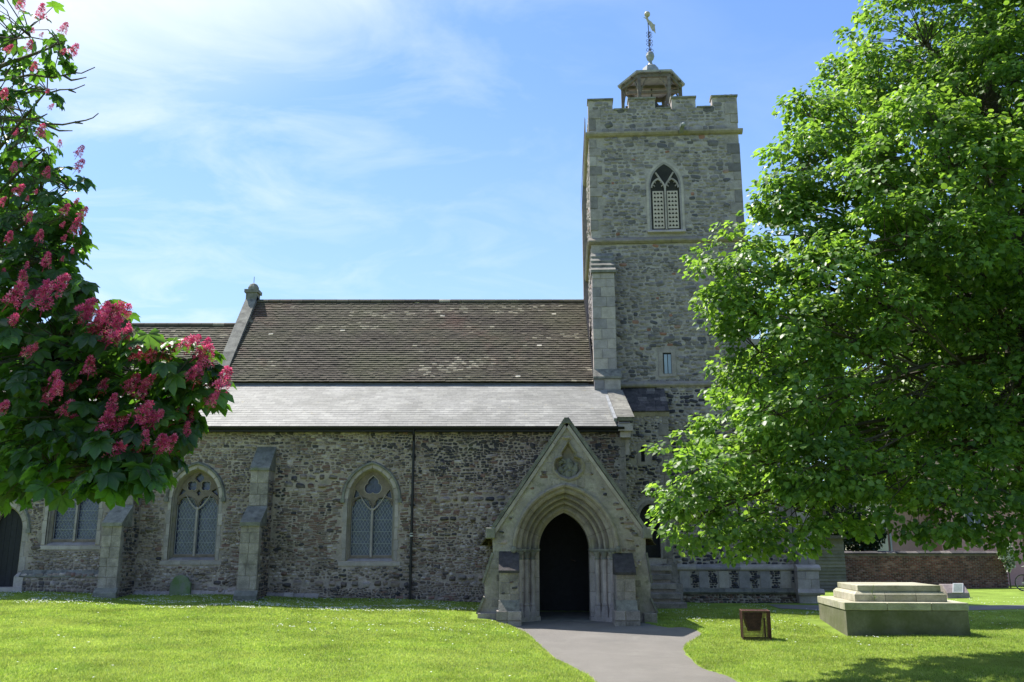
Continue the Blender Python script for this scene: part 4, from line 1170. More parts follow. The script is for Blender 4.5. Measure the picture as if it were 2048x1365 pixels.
# stair annex in the angle, with black stone-slate roof
yf = -1.2; zae = T(1290, 826, yf)[1]
DX0, DX1 = T(1281, 1080, yf)[0], T(1321, 1080, yf)[0]
adoor = dict(cx=(DX0+DX1)/2, a=(DX1-DX0)/2, zb=T(1300,1116,yf)[1], zs=T(1300,1035,yf)[1], rise=T(1300,1008,yf)[1]-T(1300,1035,yf)[1])
sl0, sl1 = T(1282, 910, yf)[0], T(1289.5, 910, yf)[0]; sz0, sz1 = T(1285, 924, yf)[1], T(1285, 894, yf)[1]
mb = MB()
mb.plate([(AX0-.3, -.2), (AX1, -.2), (AX1, zae), (AX0-.3, zae)], [arch_path(**{k: adoor[k] for k in ('cx','zb','zs','a','rise')})(0), [(sl0,sz0),(sl1,sz0),(sl1,sz1),(sl0,sz1)]], yf, yf+.3)
mb.box(AX1-.3, AX1, yf+.3, .05, -.2, zae)
an = build('stair_annex', mb, m_tmortar, church, 'tower', label='low flint annex with a slit window and a dark lancet door')
def ex_an(x, z, w):
    return in_arch(x, z, adoor['cx'], -1, adoor['zs'], adoor['a'], adoor['rise'], .1+w) or (sl0-.13-w < x < sl1+.13+w and sz0-.12 < z < sz1+.12) or x > AX1-.22
La = rubble(AX0-.2, AX1-.05, .5, zae-.03, .06, .13, 1, 2.1, ex_an, lambda x, z: random.choice([random.uniform(0,.35), random.uniform(.5,1), random.uniform(.6,1)]), gap=.018)
lay_rubble(La, an, m_knap, m_knap_o, 'flint', 'knapped_flints', ybase=yf, singles=60)
z = .6; k = 0
while z < zae-.1:
    h = min(random.uniform(.25,.4), zae-.01-z); w = .3 if k % 2 else .18
    mb = MB(); mb.block(AX1-w, AX1+.012, yf-.02, yf+.3, z+.004, z+h-.004, .01); build('quoin', mb, m_butt, an); z += h; k += 1
mb = MB(); mb.plate([(sl0-.11, sz0-.1), (sl1+.11, sz0-.1), (sl1+.11, sz1+.1), (sl0-.11, sz1+.1)], [[(sl0,sz0),(sl1,sz0),(sl1,sz1),(sl0,sz1)]], yf-.02, yf+.01); build('slit_surround', mb, m_ash, an)
mb = MB(); mb.box(sl0, sl1, yf+.2, yf+.21, sz0, sz1); build('slit_backing', mb, m_door, an)
mb = MB(); mb.box(DX0-.02, DX1+.02, yf+.24, yf+.28, adoor['zb'], adoor['zs']+adoor['rise']); build('door', mb, m_door, an)
mb = MB(); mb.plate(arch_path(**{k: adoor[k] for k in ('cx','zb','zs','a','rise')})(.11), [arch_path(**{k: adoor[k] for k in ('cx','zb','zs','a','rise')})(.0)], yf-.02, yf+.01); build('door_surround', mb, m_butt, an)
string(zae, yf, AX0-.3, AX1+.05, m_ash, [(.1,-.12),(-.02,-.12),(-.10,-.03),(-.10,.02),(.1,.02)], an, None, 'cornice_stone', .5, .9)
s0 = Vector((AX0-.3, yf-.13, zae+.02)); s1 = Vector((AX0-.3, -.06, AZT)); dd = s1-s0; L_ = dd.length; e = dd/L_
rows = 7
for r in range(rows):
    x = AX0-.3
    while x < AX1+.02:
        w = min(random.uniform(.18,.34), AX1+.04-x)
        if AX1+.04-x-w < .08: w = AX1+.04-x
        p = s0 + e*(L_*(r+.5)/rows); mb = MB(); mb.obox((x+w/2, p.y, p.z+.015), (w/2-.004,0,0), e*(L_/rows*.62), Vector((0,-e.z,e.y))*.018+Vector((0,0,.004*random.random())))
        build('stone_slate', mb, m_oldslate, an); x += w
mb = MB(); mb.prism_x([(yf, zae), (0, AZT-.02), (0, zae)], AX0-.3, AX1); build('gable_fill', mb, m_oldslate, an)
# two-tier base blocks of the annex corner
mb = MB(); zq = T(1340, 1128, yf-.1)[1]; mb.box(AX1-.32, AX1+.10, yf-.14, yf+.2, -.1, zq); mb.box(AX1-.4, AX1+.22, yf-.28, yf+.2, -.1, T(1340,1168,yf-.2)[1]); build('base_block', mb, m_butt, an)
# steps down to the grass
nst = 5; zt0 = T(1305, 1131, yf-.05)[1]; zb0 = gz(4.4, 27.6)
for k in range(nst):
    zt_ = zt0 - (zt0-zb0-.12)*k/(nst-1); y0 = yf-.32-.34*k
    mb = MB(); mb.block(AX0+.1, AX1-.25+.10*k if k else AX1-.1, y0, y0+.40 if k else yf+.3, zt_-.16, zt_, .012)
    build('step', mb, m_butt, an)
    mb = MB(); mb.box(AX0+.1, AX1-.28+.10*k, y0+.05, yf+.1, -.1, zt_-.165); build('step_riser', mb, m_mortar, an)

# ------------------------------------------------------------------ open lantern on the tower roof
LC = (T(1302, 160, 2.75)[0], 2.75)
zl1 = T(1302, 141, 1.65)[1]                     # eave of the lantern roof
mb = MB(); mb.box(0.2, TW-.2, .2, TD-.2, mgap-.5, mgap-.35); build('tower_roof', mb, m_lead, tower)
mb = MB(); R = 1.30; n8 = 6; ro = pi/6 + radians(30)
mb.lathe([(R, zl1-.07), (R+.02, zl1), (.72, zl1+.22), (.40, zl1+.36), (.36, zl1+.48), (.30, zl1+.72), (.17, zl1+.80), (.03, zl1+.82)], *LC, 6, rot=ro)
lan = build('bell_lantern', mb, m_lead, church, 'tower', label='open six-sided timber bell lantern with a lead cap')
mb = MB()
for k in range(6):
    a0_, a1_ = 2*pi*k/6+ro, 2*pi*(k+1)/6+ro
    p0 = Vector((LC[0]+cos(a0_)*(R-.16), LC[1]+sin(a0_)*(R-.16), zl1-.15)); p1 = Vector((LC[0]+cos(a1_)*(R-.16), LC[1]+sin(a1_)*(R-.16), zl1-.15))
    d = (p1-p0); e = d.normalized(); 
    mb.obox((p0+p1)/2, d/2, Vector((e.y,-e.x,0))*.05, (0,0,.08))
build('wall_plate', mb, m_timber, lan)
for k in range(6):
    a0_ = 2*pi*k/6+ro; x, y = LC[0]+cos(a0_)*(R-.18), LC[1]+sin(a0_)*(R-.18)
    mb = MB(); mb.box(x-.06, x+.06, y-.06, y+.06, mgap-.4, zl1-.12); build('post', mb, m_timber, lan)
    mb = MB(); a1_ = a0_+pi/3
    for s_ in (1, -1):
        aa = a0_+s_*pi/3; qx, qy = LC[0]+cos(aa)*(R-.18), LC[1]+sin(aa)*(R-.18)
        pts = [(x+(qx-x)*t, y+(qy-y)*t, zl1-.95+.78*math.sin(t/.36*pi/2)) for t in (0.02,.1,.2,.3,.36)]
        mb.tube(pts, .035, 5)
    build('curved_brace', mb, m_timber, lan)
for k in range(12):
    a0_ = 2*pi*k/12+.2; mb = MB(); mb.obox((LC[0]+cos(a0_)*.75, LC[1]+sin(a0_)*.75, zl1-.0), Vector((cos(a0_),sin(a0_),-.22))*.42, Vector((-sin(a0_),cos(a0_),0))*.035, (0,0,.035)); build('rafter', mb, m_timber, lan)
mb = MB(); mb.obox((LC[0], LC[1], zl1-.12), (R-.15,0,0), (0,.07,0), (0,0,.07)); mb.obox((LC[0], LC[1]-.4, zl1-.55), (R-.3,0,0), (0,.05,0), (0,0,.05)); mb.obox((LC[0], LC[1]+.4, zl1-.75), (R-.3,0,0), (0,.05,0), (0,0,.05))
build('bell_beam', mb, m_timber, lan)
mb = MB(); mb.obox((LC[0]+.52, LC[1]-.65, zl1-.95), Vector((.17,0,.85)), Vector((.055,0,-.01)), (0,.05,0)); build('leaning_strut', mb, m_timber, lan)
mb = MB(); zbz = zl1-1.25
mb.lathe([(.36, zbz), (.33, zbz+.03), (.27, zbz+.14), (.21, zbz+.32), (.18, zbz+.46), (.11, zbz+.54), (.03, zbz+.57), (.03, zbz+1.1)], *LC, 14)
build('bell', mb, m_bronze, lan, smooth=True)
# finial ball, scrolled rod and weathercock
fz = zl1+.82
def TZ(py): return T(1300, py, 2.75)[1]
mb = MB(); mb.lathe([(.13, fz-.02), (.10, fz+.05), (.07, fz+.1), (.07, fz+.2), (.13, fz+.27), (.17, fz+.40), (.15, fz+.52), (.06, fz+.6), (.02, fz+.62)], *LC, 12); build('finial_ball', mb, m_lead, lan, smooth=True)
rz0, rz1 = fz+.6, TZ(33)
mb = MB(); mb.tube([(LC[0], LC[1], rz0), (LC[0]-.04, LC[1], rz1)], .018, 6)
build('vane_rod', mb, m_iron, lan)
for k in range(3):
    zc = TZ((105, 86, 70)[k]); sc_ = (.16, .145, .125)[k]
    for a_ in (0, pi/2, pi, 3*pi/2):
        mb = MB(); dx_, dy_ = cos(a_+.3), sin(a_+.3)
        for up in (1, -1):
            pts = []
            for i in range(13):
                t = i/12; ang = t*2*pi*1.15; r = sc_*.5*(1-.55*t)
                rr = sc_*.55 + r*cos(pi-ang); zz2 = zc + up*(sc_*.5 + r*sin(ang)*1.0)
                pts.append((LC[0]+dx_*rr, LC[1]+dy_*rr, zz2))
            mb.tube(pts, .0095, 4)
        build('iron_scroll', mb, m_iron, lan)
ck = [(-.20,.30),(-.12,.27),(-.09,.30),(-.03,.27),(.0,.17),(.10,.08),(.18,-.03),(.25,-.06),(.23,-.14),(.24,-.24),(.25,-.44),(.18,-.33),(.12,-.30),(.06,-.16),(.02,-.06),(-.03,.02),(-.08,.14),(-.10,.22)]
cz = TZ(48)
mb = MB(); mb.prism_y([(LC[0]+x, cz+z) for x, z in ck], LC[1]-.02, LC[1]+.02); build('weathercock', mb, m_gilt, lan)
mb = MB(); mb.ball((LC[0]-.05, LC[1], TZ(29)), .12, n=12, m=8); build('gilt_ball', mb, m_gilt, lan, smooth=True)
# ------------------------------------------------------------------ gabled porch
YP = 22.5
m_porch = M('porch_render_stone', [(0,(.30,.285,.235))], var=.28, scale=2.5, bump=.6, bscale=22, vscale2=14,
            stains=[(MOSS,1.5,.52,.75,.5),((.42,.39,.32),2.5,.5,.7,.5),((.12,.11,.09),5.0,.54,.68,.7),(SOOT,1.2,.58,.8,.6)])
PXC = 1.31
pa = dict(cx=PXC, a=.63, zb=-.1, zs=zat(1098, 22.75), rise=.89)
LXp, RXp = xat(984, 1060, YP), xat(1291, 1060, YP)
ap = at(1133, 846, YP); gl = at(981, 1061, YP); gr = at(1288, 1061, YP)
zsf = lambda py: zat(py, YP); xf = lambda px, py: xat(px, py, YP)
# outline: gable with stepped side buttresses
outl = [(xf(957,1228), -.25), (xf(957,1228), zsf(1224)), (xf(969,1197), zsf(1197)), (xf(969,1160), zsf(1160)), (xf(986,1108), zsf(1108)), (LXp, zsf(1064)),
        (ap.x, ap.z), (RXp, zsf(1064)), (xf(1291,1100), zsf(1108)), (xf(1301,1165), zsf(1160)), (xf(1301,1200), zsf(1200)), (xf(1311,1222), zsf(1222)), (xf(1311,1222), -.3)]
arch58 = arch_path(PXC, -.3, pa['zs'], pa['a'], pa['rise'], 14)
zhc = zat(925, YP); nx0 = xat(1137, 925, YP)
def niche(sc):
    top = [(-.05,.40),(-.17,.22),(-.15,.14),(-.30,.08),(-.345,-.04),(-.33,-.19),(-.2,-.33),(0,-.40)]
    L = [(0,.50)] + top
    L = [(nx0+x*sc, zhc+z*sc) for x, z in L]
    return L + [(2*nx0-x, z) for x, z in L[1:-1]][::-1]
mb = MB()
mb.plate(outl, [[p for p in arch58(.57)], niche(1.0)], YP, YP+.7, back=True)
porch = build('porch_wall', mb, m_porch, church, label='pale stone gabled front of the porch')
# scattered flints, brick bits and rubble in the gable
apx = outl[6]
def ex_p(x, z, w):
    zz = z + .16
    edge = apx[1] - (abs(x-apx[0]))*(apx[1]-zsf(1064))/(apx[0]-LXp)
    if zz + w*1.2 > edge: return True
    if in_arch(x, z, PXC, -1, pa['zs'], pa['a'], pa['rise'], .74+w): return True
    if abs(x-nx0) < .5+w and abs(z-zhc) < .55: return True
    if x < LXp+.12+w or x > RXp-.12-w: return True
    return False
Lr = rubble(LXp, RXp, .5, apx[1], .05, .12, 1.1, 2.6, ex_p, lambda x, z: random.choice([random.uniform(0,.25), random.uniform(.5,.85), random.uniform(.6,.85)]) , brickf=lambda x, z: .10)
Lr = [s for s in Lr if random.random() < (.85 if s[5] < .3 or s[5] > .88 else .25)]
lay_rubble(Lr, porch, m_rub, m_rub_o, 'stone', 'rubble', ybase=YP, singles=40)
# larger dressed blocks flush in the gable
for _ in range(230):
    w, h = random.uniform(.2,.4), random.uniform(.14,.26); x, z = random.uniform(LXp, RXp), random.uniform(.4, apx[1])
    if z < zsf(1064):
        if in_arch(x, z, PXC, -1, pa['zs'], pa['a'], pa['rise'], .62+w/2) or abs(x-PXC) > 1.75: continue
    elif ex_p(x, z, w/2): continue
    mb = MB(); mb.block(x-w/2, x+w/2, YP-.006-random.random()*.004, YP+.05, z-h/2, z+h/2, .006); build('ashlar_block', mb, m_butt, porch)

# moulded arch
prof = [(.67, YP-.0), (.67, YP-.05), (.63, YP-.08), (.585, YP-.06), (.57, YP-.0), (.55, YP+.03), (.53, YP+.02), (.49, YP+.03), (.45, YP+.07), (.445, YP+.12), (.52, YP+.17), (.50, YP+.25), (.42, YP+.21), (.36, YP+.18), (.325, YP+.22), (.325, YP+.28), (.40, YP+.33), (.38, YP+.41), (.30, YP+.37), (.25, YP+.34), (.205, YP+.38), (.205, YP+.44), (.27, YP+.50), (.24, YP+.57), (.15, YP+.52), (.10, YP+.50), (.06, YP+.53), (.06, YP+.59), (.0, YP+.62), (0, YP+.95)]
for sgn in (0, 1):
    # the ring in voussoir lengths, mirrored about the centre joint
    R = arc_R(pa['a'], pa['rise']); c = R-pa['a']; nv = 4
    for k in range(nv):
        vs, fs = [], []
        m = 4
        for (d, y) in prof:
            r = R+d; te = math.acos(c/r)
            for i in range(m+1):
                t = te*((k + i/m)/nv) + (.0025 if i == 0 else (-.0025 if i == m else 0))
                x = c - r*cos(t)
                vs.append((PXC + (x if sgn == 0 else -x), y, pa['zs'] + r*sin(t)))
        n_ = m+1
        for i in range(len(prof)-1):
            for j in range(m): fs.append((i*n_+j, i*n_+j+1, (i+1)*n_+j+1, (i+1)*n_+j))
        mb = MB(); mb.add(vs, fs); build('voussoir', mb, m_yel, porch, smooth=True)
# splayed jambs
profj = [(.57, YP-.003), (.55, YP+.04), (.40, YP+.20), (.38, YP+.22), (.25, YP+.38), (.09, YP+.55), (.0, YP+.62), (0, YP+.95)]
for sgn in (-1, 1):
    z = -.2
    while z < pa['zs']-.08:
        h = min(random.uniform(.32,.5), pa['zs']-.05-z)
        vs = []
        for d, y in profj: vs += [(PXC+sgn*(pa['a']+d), y, z+.003), (PXC+sgn*(pa['a']+d), y, z+h-.003)]
        mb = MB(); mb.add(vs, [(2*i, 2*i+2, 2*i+3, 2*i+1) for i in range(len(profj)-1)]); build('jamb_stone', mb, m_ash, porch); z += h
    for d, y in ((.50, YP+.06), (.33, YP+.22), (.17, YP+.38)):
        x = PXC+sgn*(pa['a']+d); r = .058; zi = pa['zs']
        mb = MB(); mb.lathe([(r, .42), (r, zi-.26)], x, y, 10)
        build('shaft', mb, m_ash, porch, smooth=True)
        mb = MB(); mb.lathe([(r+.012, zi-.26), (r+.02, zi-.24), (r, zi-.22), (r+.01, zi-.16), (r+.045, zi-.10), (r+.05, zi-.07)], x, y, 10); build('capital', mb, m_ashd, porch, smooth=True)
        mb = MB(); mb.lathe([(.115, -.2), (.115, .18), (.095, .28), (.095, .30), (.075, .36), (.085, .385), (.07, .42), (.058, .43)], x, y, 8, rot=pi/8); build('shaft_base', mb, m_ash, porch)
    mb = MB(); pts = [(PXC+sgn*(pa['a']+.60), YP-.06), (PXC+sgn*(pa['a']+.40), YP+.02), (PXC+sgn*(pa['a']-.02), YP+.44), (PXC+sgn*(pa['a']-.02), YP+.9), (PXC+sgn*(pa['a']+.60), YP+.9)]
    for (z0, z1, gro) in ((pa['zs']-.075, pa['zs']-.045, -.02), (pa['zs']-.045, pa['zs']+.0, .0)):
        vs = [(x-sgn*gro, y-gro, z) for z in (z0, z1) for x, y in pts]
        mb.add(vs, [(0,1,2,3,4), (9,8,7,6,5)] + [(i, (i+1) % 5, 5+(i+1) % 5, 5+i) for i in range(5)])
    build('impost', mb, m_ashd, porch)
    mb = MB(); pts = [(PXC+sgn*(pa['a']+.62), YP-.03), (PXC+sgn*(pa['a']+.46), YP-.03), (PXC+sgn*(pa['a']-.02), YP+.42), (PXC+sgn*(pa['a']-.02), YP+.8), (PXC+sgn*(pa['a']+.62), YP+.8)]
    vs = [(x, y, z) for z in (-.25, .10) for x, y in pts]
    mb.add(vs, [(0,1,2,3,4), (9,8,7,6,5)] + [(i, (i+1) % 5, 5+(i+1) % 5, 5+i) for i in range(5)]); build('base_block', mb, m_ash, porch)
    mb = MB(); hx_ = PXC+sgn*(pa['a']+.64); mb.ball((hx_, YP-.06, pa['zs']-.02), .075, 1, .8, 1.1); mb.box(hx_-.05, hx_+.05, YP-.08, YP+.02, pa['zs']-.02, pa['zs']+.06); build('label_stop', mb, m_ashd, porch)
# relief niche with eroded carved figures
mb = MB(); mb.plate(niche(1.0), [], YP+.16, YP+.18)
rel = build('carved_niche', mb, m_yel, porch, label='pointed niche holding a worn stone carving')
rings = [niche(s) for s in (1.22, 1.2, 1.08, 1.0, .93, .90)]; ys_ = [YP-.001, YP-.025, YP-.045, YP-.01, YP+.05, YP+.165]
n_ = len(rings[0]); mb = MB()
mb.add([(x, y, z) for r_, y in zip(rings, ys_) for x, z in r_], [(i*n_+k, i*n_+(k+1) % n_, (i+1)*n_+(k+1) % n_, (i+1)*n_+k) for i in range(len(rings)-1) for k in range(n_)])
build('niche_frame', mb, m_yel, rel, smooth=True)
mb = MB(); rr = random.Random(5)
for (bx_, bz, s) in ((-.18,-.18,.085),(-.07,-.12,.09),(.05,-.08,.11),(.17,-.16,.085),(.02,.04,.06),(-.06,.02,.05),(-.2,-.04,.05),(.2,-.04,.05),(.0,-.26,.1),(-.12,-.27,.08),(.13,-.27,.085)):
    mb.ball((nx0+bx_, YP+.10, zhc+bz), s, 1, .7, rr.uniform(.8,1.5), 7, 5)
for _ in range(12):
    x, z = nx0+rr.uniform(-.2,.2), zhc+rr.uniform(-.28,.0); t = rr.uniform(0, pi)
    mb.tube([(x, YP+.06, z), (x+.06*cos(t), YP+.04, z+.06*sin(t)), (x+.12*cos(t+.5), YP+.07, z+.1*sin(t+.5))], .022, 5)
build('carving', mb, m_ashd, rel, smooth=True)
# dressed surround panel of the niche
for sg in (-1, 1):
    for (x0, x1, z0, z1) in ((.36,.56,-.30,-.02),(.34,.52,.0,.26),(.20,.40,-.62,-.40)):
        mb = MB(); a_, b_ = sorted((nx0+sg*x0, nx0+sg*x1)); mb.block(a_, b_, YP-.012, YP+.05, zhc+z0, zhc+z1); build('ashlar_block', mb, m_butt, porch)

# coping stones of the gable, in lengths
for sg, g in ((-1, outl[5]), (1, outl[7])):
    p0 = Vector((g[0]+sg*.10, 0, g[1]-.10)); p1 = Vector((apx[0], 0, apx[1]+.10)); d = p1-p0; L_ = d.length; e = d/L_
    nn = Vector((-e.z, 0, e.x)); nn = nn if nn.z > 0 else -nn
    for k in range(5):
        c0 = p0 + e*(L_*(k+.5)/5) + Vector((0, YP+.12, 0)) + nn*.015
        mb = MB(); mb.obox(c0, e*(L_/10-.004), (0,.20,0), nn*.042); build('coping_stone', mb, m_ashd, porch)
        mb = MB(); mb.obox(c0-nn*.10-Vector((0,.0,0)), e*(L_/10-.004), (0,.18,0), nn*.04); build('coping_stone', mb, m_ash, porch)
    mb = MB(); kx = g[0]+sg*.02; a_, b_ = sorted((kx-sg*.1, kx+sg*.13)); mb.block(a_, b_, YP-.1, YP+.35, g[1]-.16, g[1]+.10, .02); build('kneeler', mb, m_ashd, porch)
mb = MB(); mb.prism_y([(apx[0]-.12, apx[1]-.02), (apx[0]+.12, apx[1]-.02), (apx[0]+.04, apx[1]+.12), (apx[0]-.04, apx[1]+.12)], YP-.1, YP+.34); build('apex_stone', mb, m_ashd, porch)
# tiled porch roof behind the coping
for sg, g in ((-1, outl[5]), (1, outl[7])):
    p1 = Vector((apx[0], 0, apx[1]-.02)); p0 = Vector((g[0]+sg*.28, 0, g[1]-.32)); d = p1-p0; L_ = d.length; e = d/L_
    nn = Vector((-e.z, 0, e.x)); nn = nn if nn.z > 0 else -nn
    if sg < 0: pr = build('porch_roof', (lambda m: (m.prism_y([(outl[5][0], outl[5][1]-.15), (apx[0], apx[1]-.1), (outl[7][0], outl[7][1]-.15), (outl[7][0]-.25, outl[7][1]-.15), (apx[0], apx[1]-.5), (outl[5][0]+.25, outl[5][1]-.15)], YP+.35, YA), m)[1])(MB()), m_timd, church, label='steep tiled roof of the porch')
    O = p0 + Vector((0, YP+.32 if sg > 0 else YA, 0))
    tile_field('roof_tiles', O, Vector((0, 1 if sg > 0 else -1, 0)), e, nn, YA-YP-.32, 28, L_/28, .165, .165, .02, .025, m_tile, pr)
# porch side walls, floor and inner doorway
mb = MB()
for x0, x1 in ((LXp+.02, LXp+.42), (RXp-.42, RXp-.02)): mb.box(x0, x1, YP+.7, YA, -.3, zsf(1064)+.05)
build('porch_side_wall', mb, m_mortar, church, label='side walls of the porch')
Lin = rubble(YP+.72, YA-.02, .0, zsf(1064), .07, .14, 1, 2, lambda x, z, w: False, lambda x, z: random.uniform(.2,.85))
for sg in (1,):
    me = stones_mesh('rubble', Lin, m_rub, 0); co = np.empty(len(me.vertices)*3, np.float32); me.vertices.foreach_get('co', co); co = co.reshape(-1,3)
    me.vertices.foreach_set('co', np.stack([RXp-.42+co[:,1], co[:,0], co[:,2]], 1).astype(np.float32).ravel()); me.update()
    place(bpy.data.objects.new('rubble', me), church, None, dict(kind='stuff'))
mb = MB(); mb.box(LXp+.4, RXp-.4, YP+.3, YA, -.3, .005)
build('porch_floor', mb, M('worn_floor_flags', [(0,(.2,.19,.17))], var=.3, bump=.4), church)
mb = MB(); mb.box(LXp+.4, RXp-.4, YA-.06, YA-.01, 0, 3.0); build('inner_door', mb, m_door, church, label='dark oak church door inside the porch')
# front buttresses of the porch
for i, (bx, py0) in enumerate(((xat(1018, 1180, 22.0), 1103), (xat(1252, 1180, 22.0), 1106))):
    hw_ = .225; yb_ = 21.98
    zt_ = zat(py0, YP); zs_ = zat(1143 if i == 0 else 1147, yb_); zb_a, zb_b = zat(1203, yb_), zat(1222, yb_-.1)
    mb = MB(); mb.box(bx-hw_, bx+hw_, yb_+.01, YP+.01, -.3, zs_-.02)
    b = build('buttress', mb, m_porch, church, label='small front buttress on the ' + ('lawn side' if i == 0 else 'tower side') + ' of the porch arch')
    ashlar_stack(b, bx-hw_-.004, bx+hw_+.004, yb_, YP-.002, zb_a, zs_, m_butt, hlo=.16, hhi=.3)
    mb = MB(); mb.prism_x([(yb_-.05, zs_-.04), (yb_-.05, zs_+.02), (YP, zt_), (YP, zs_-.04)], bx-hw_-.02, bx+hw_+.02); build('weathering', mb, m_oldslate, b)
    Lf = rubble(bx-hw_+.03, bx+hw_-.03, zb_a+.1, zs_-.1, .04, .08, 1.2, 2.4, lambda x, z, w: random.random() < .72, lambda x, z: random.choice([.05,.1,.93]))
    if Lf: lay_rubble(Lf, b, m_rub, m_rub_o, 'stone', 'rubble', ybase=yb_-.004, singles=0)
    mb = MB(); mb.prism_x([(yb_-.16, zb_b), (yb_-.01, zb_a+.02), (YP, zb_a+.02), (YP, zb_b)], bx-hw_-.02, bx+hw_+.02); build('weathering', mb, m_ashd, b)
    for (xa, xb) in ((bx-hw_-.07, bx-.04), (bx-.04, bx+hw_+.07)):
        mb = MB(); mb.block(xa+.003, xb-.003, yb_-.17, YP, zb_b-.22, zb_b-.003, .012); build('base_block', mb, m_butt, b)
        mb = MB(); mb.block(xa+.003, xb-.003, yb_-.16, YP, -.4, zb_b-.226, .012); build('base_block', mb, m_butt, b)
# side buttress caps and outer base blocks
for sg, i0 in ((-1, 4), (1, 8)):
    A = Vector((outl[3][0] if sg < 0 else outl[9][0], 0, outl[3][1] if sg < 0 else outl[9][1])); B = Vector((outl[4][0] if sg < 0 else outl[8][0], 0, outl[4][1] if sg < 0 else outl[8][1]))
    d = B-A; e = d.normalized(); nn = Vector((-e.z,0,e.x)); nn = nn if nn.z > 0 else -nn
    mb = MB(); mb.obox((A+B)/2 - e*.03 + nn*.02 + Vector((0, YP+.2, 0)), e*(d.length/2+.05), (0,.24,0), nn*.025); build('weathering', mb, m_ashd, porch)
    A = Vector((outl[1][0] if sg < 0 else outl[11][0], 0, outl[1][1] if sg < 0 else outl[11][1])); B = Vector((outl[2][0] if sg < 0 else outl[10][0], 0, outl[2][1] if sg < 0 else outl[10][1]))
    d = B-A; e = d.normalized(); nn = Vector((-e.z,0,e.x)); nn = nn if nn.z > 0 else -nn
    mb = MB(); mb.obox((A+B)/2 - e*.02 + nn*.02 + Vector((0, YP+.2, 0)), e*(d.length/2+.04), (0,.26,0), nn*.025); build('weathering', mb, m_ashd, porch)
for (xa, xb) in ((outl[0][0]-.02, LXp+.12), (RXp-.12, outl[12][0]+.02)):
    mb = MB(); mb.block(xa, xb, YP-.12, YP+.4, -.4, zsf(1226), .015); build('base_block', mb, m_butt, porch)
# ------------------------------------------------------------------ stone plinth (base of a churchyard cross)
m_plin = M('plinth_slab', [(0,(.36,.34,.27)),(1,(.44,.41,.32))], var=.2, scale=3, bump=.4, bscale=28, stains=[((.19,.20,.09),1.3,.45,.65,.6),(SOOT,3.2,.6,.76,.6)])
m_plinb = M('plinth_render', [(0,(.17,.165,.115))], var=.22, scale=2, bump=.4, bscale=18, stains=[((.10,.11,.045),1.4,.38,.60,.85),(SOOT,2.2,.6,.8,.5)])
P0 = Vector((7.33, 20.6, 0)); pu = Vector((cos(TANG), sin(TANG), 0)); pn_ = Vector((-sin(TANG)+.06, cos(TANG), 0)).normalized()
pw, pd = 2.62, 2.85
stone = empty('stone_plinth', (P0.x+1.3, P0.y+1.3, gz(8.6, 21.5)), 'two-tiered pale stone plinth standing on the lawn beside the tree', 'plinth')
def plb(mb, u0, u1, v0, v1, z0, z1, tp=0.0, c=.01):
    def q(u, v, z): return P0 + pu*u + pn_*v + Vector((0,0,z))
    vs = [q(u0,v0,z0),q(u1,v0,z0),q(u1,v1,z0),q(u0,v1,z0),q(u0+tp,v0+tp,z1),q(u1-tp,v0+tp,z1),q(u1-tp,v1-tp,z1),q(u0+tp,v1-tp,z1)]
    mb.add(vs, [(0,1,5,4),(1,2,6,5),(2,3,7,6),(3,0,4,7),(4,5,6,7),(3,2,1,0)])
def bev(o, w=.012):
    m = o.modifiers.new('bevel', 'BEVEL'); m.width = w; m.segments = 2; m.limit_method = 'ANGLE'; return o
ztp = .56
mb = MB(); plb(mb, 0, pw, 0, pd, -.6, ztp-.17); bev(build('lower_tier', mb, m_plinb, stone))
def ring(u0, u1, v0, v1, z0, z1, nu, nv, mat, name, dpt=.4, tp=0):
    for v, side in ((v0, 0), (v1-dpt, 1)):
        cuts = [u0] + sorted(u0+(u1-u0)*(k/nu + random.uniform(-.04,.04)) for k in range(1, nu)) + [u1]
        for a_, b_ in zip(cuts[:-1], cuts[1:]):
            mb = MB(); plb(mb, a_+.003, b_-.003, v, v+dpt, z0, z1+random.uniform(-.004,.002)); bev(build(name, mb, mat, stone))
    cuts = [v0+dpt+.004] + sorted(v0+dpt+(v1-v0-2*dpt)*(k/nv) for k in range(1, nv)) + [v1-dpt-.004]
    for u in (u0, u1-dpt):
        for a_, b_ in zip(cuts[:-1], cuts[1:]):
            mb = MB(); plb(mb, u, u+dpt, a_+.003, b_-.003, z0, z1+random.uniform(-.004,.002)); bev(build(name, mb, mat, stone))
ring(-.02, pw+.02, -.02, pd+.02, ztp-.165, ztp, 3, 4, m_plin, 'capping_slab', .5)
mb = MB(); plb(mb, .45, pw-.45, .45, pd-.45, ztp-.16, ztp-.02); build('fill', mb, m_plinb, stone)
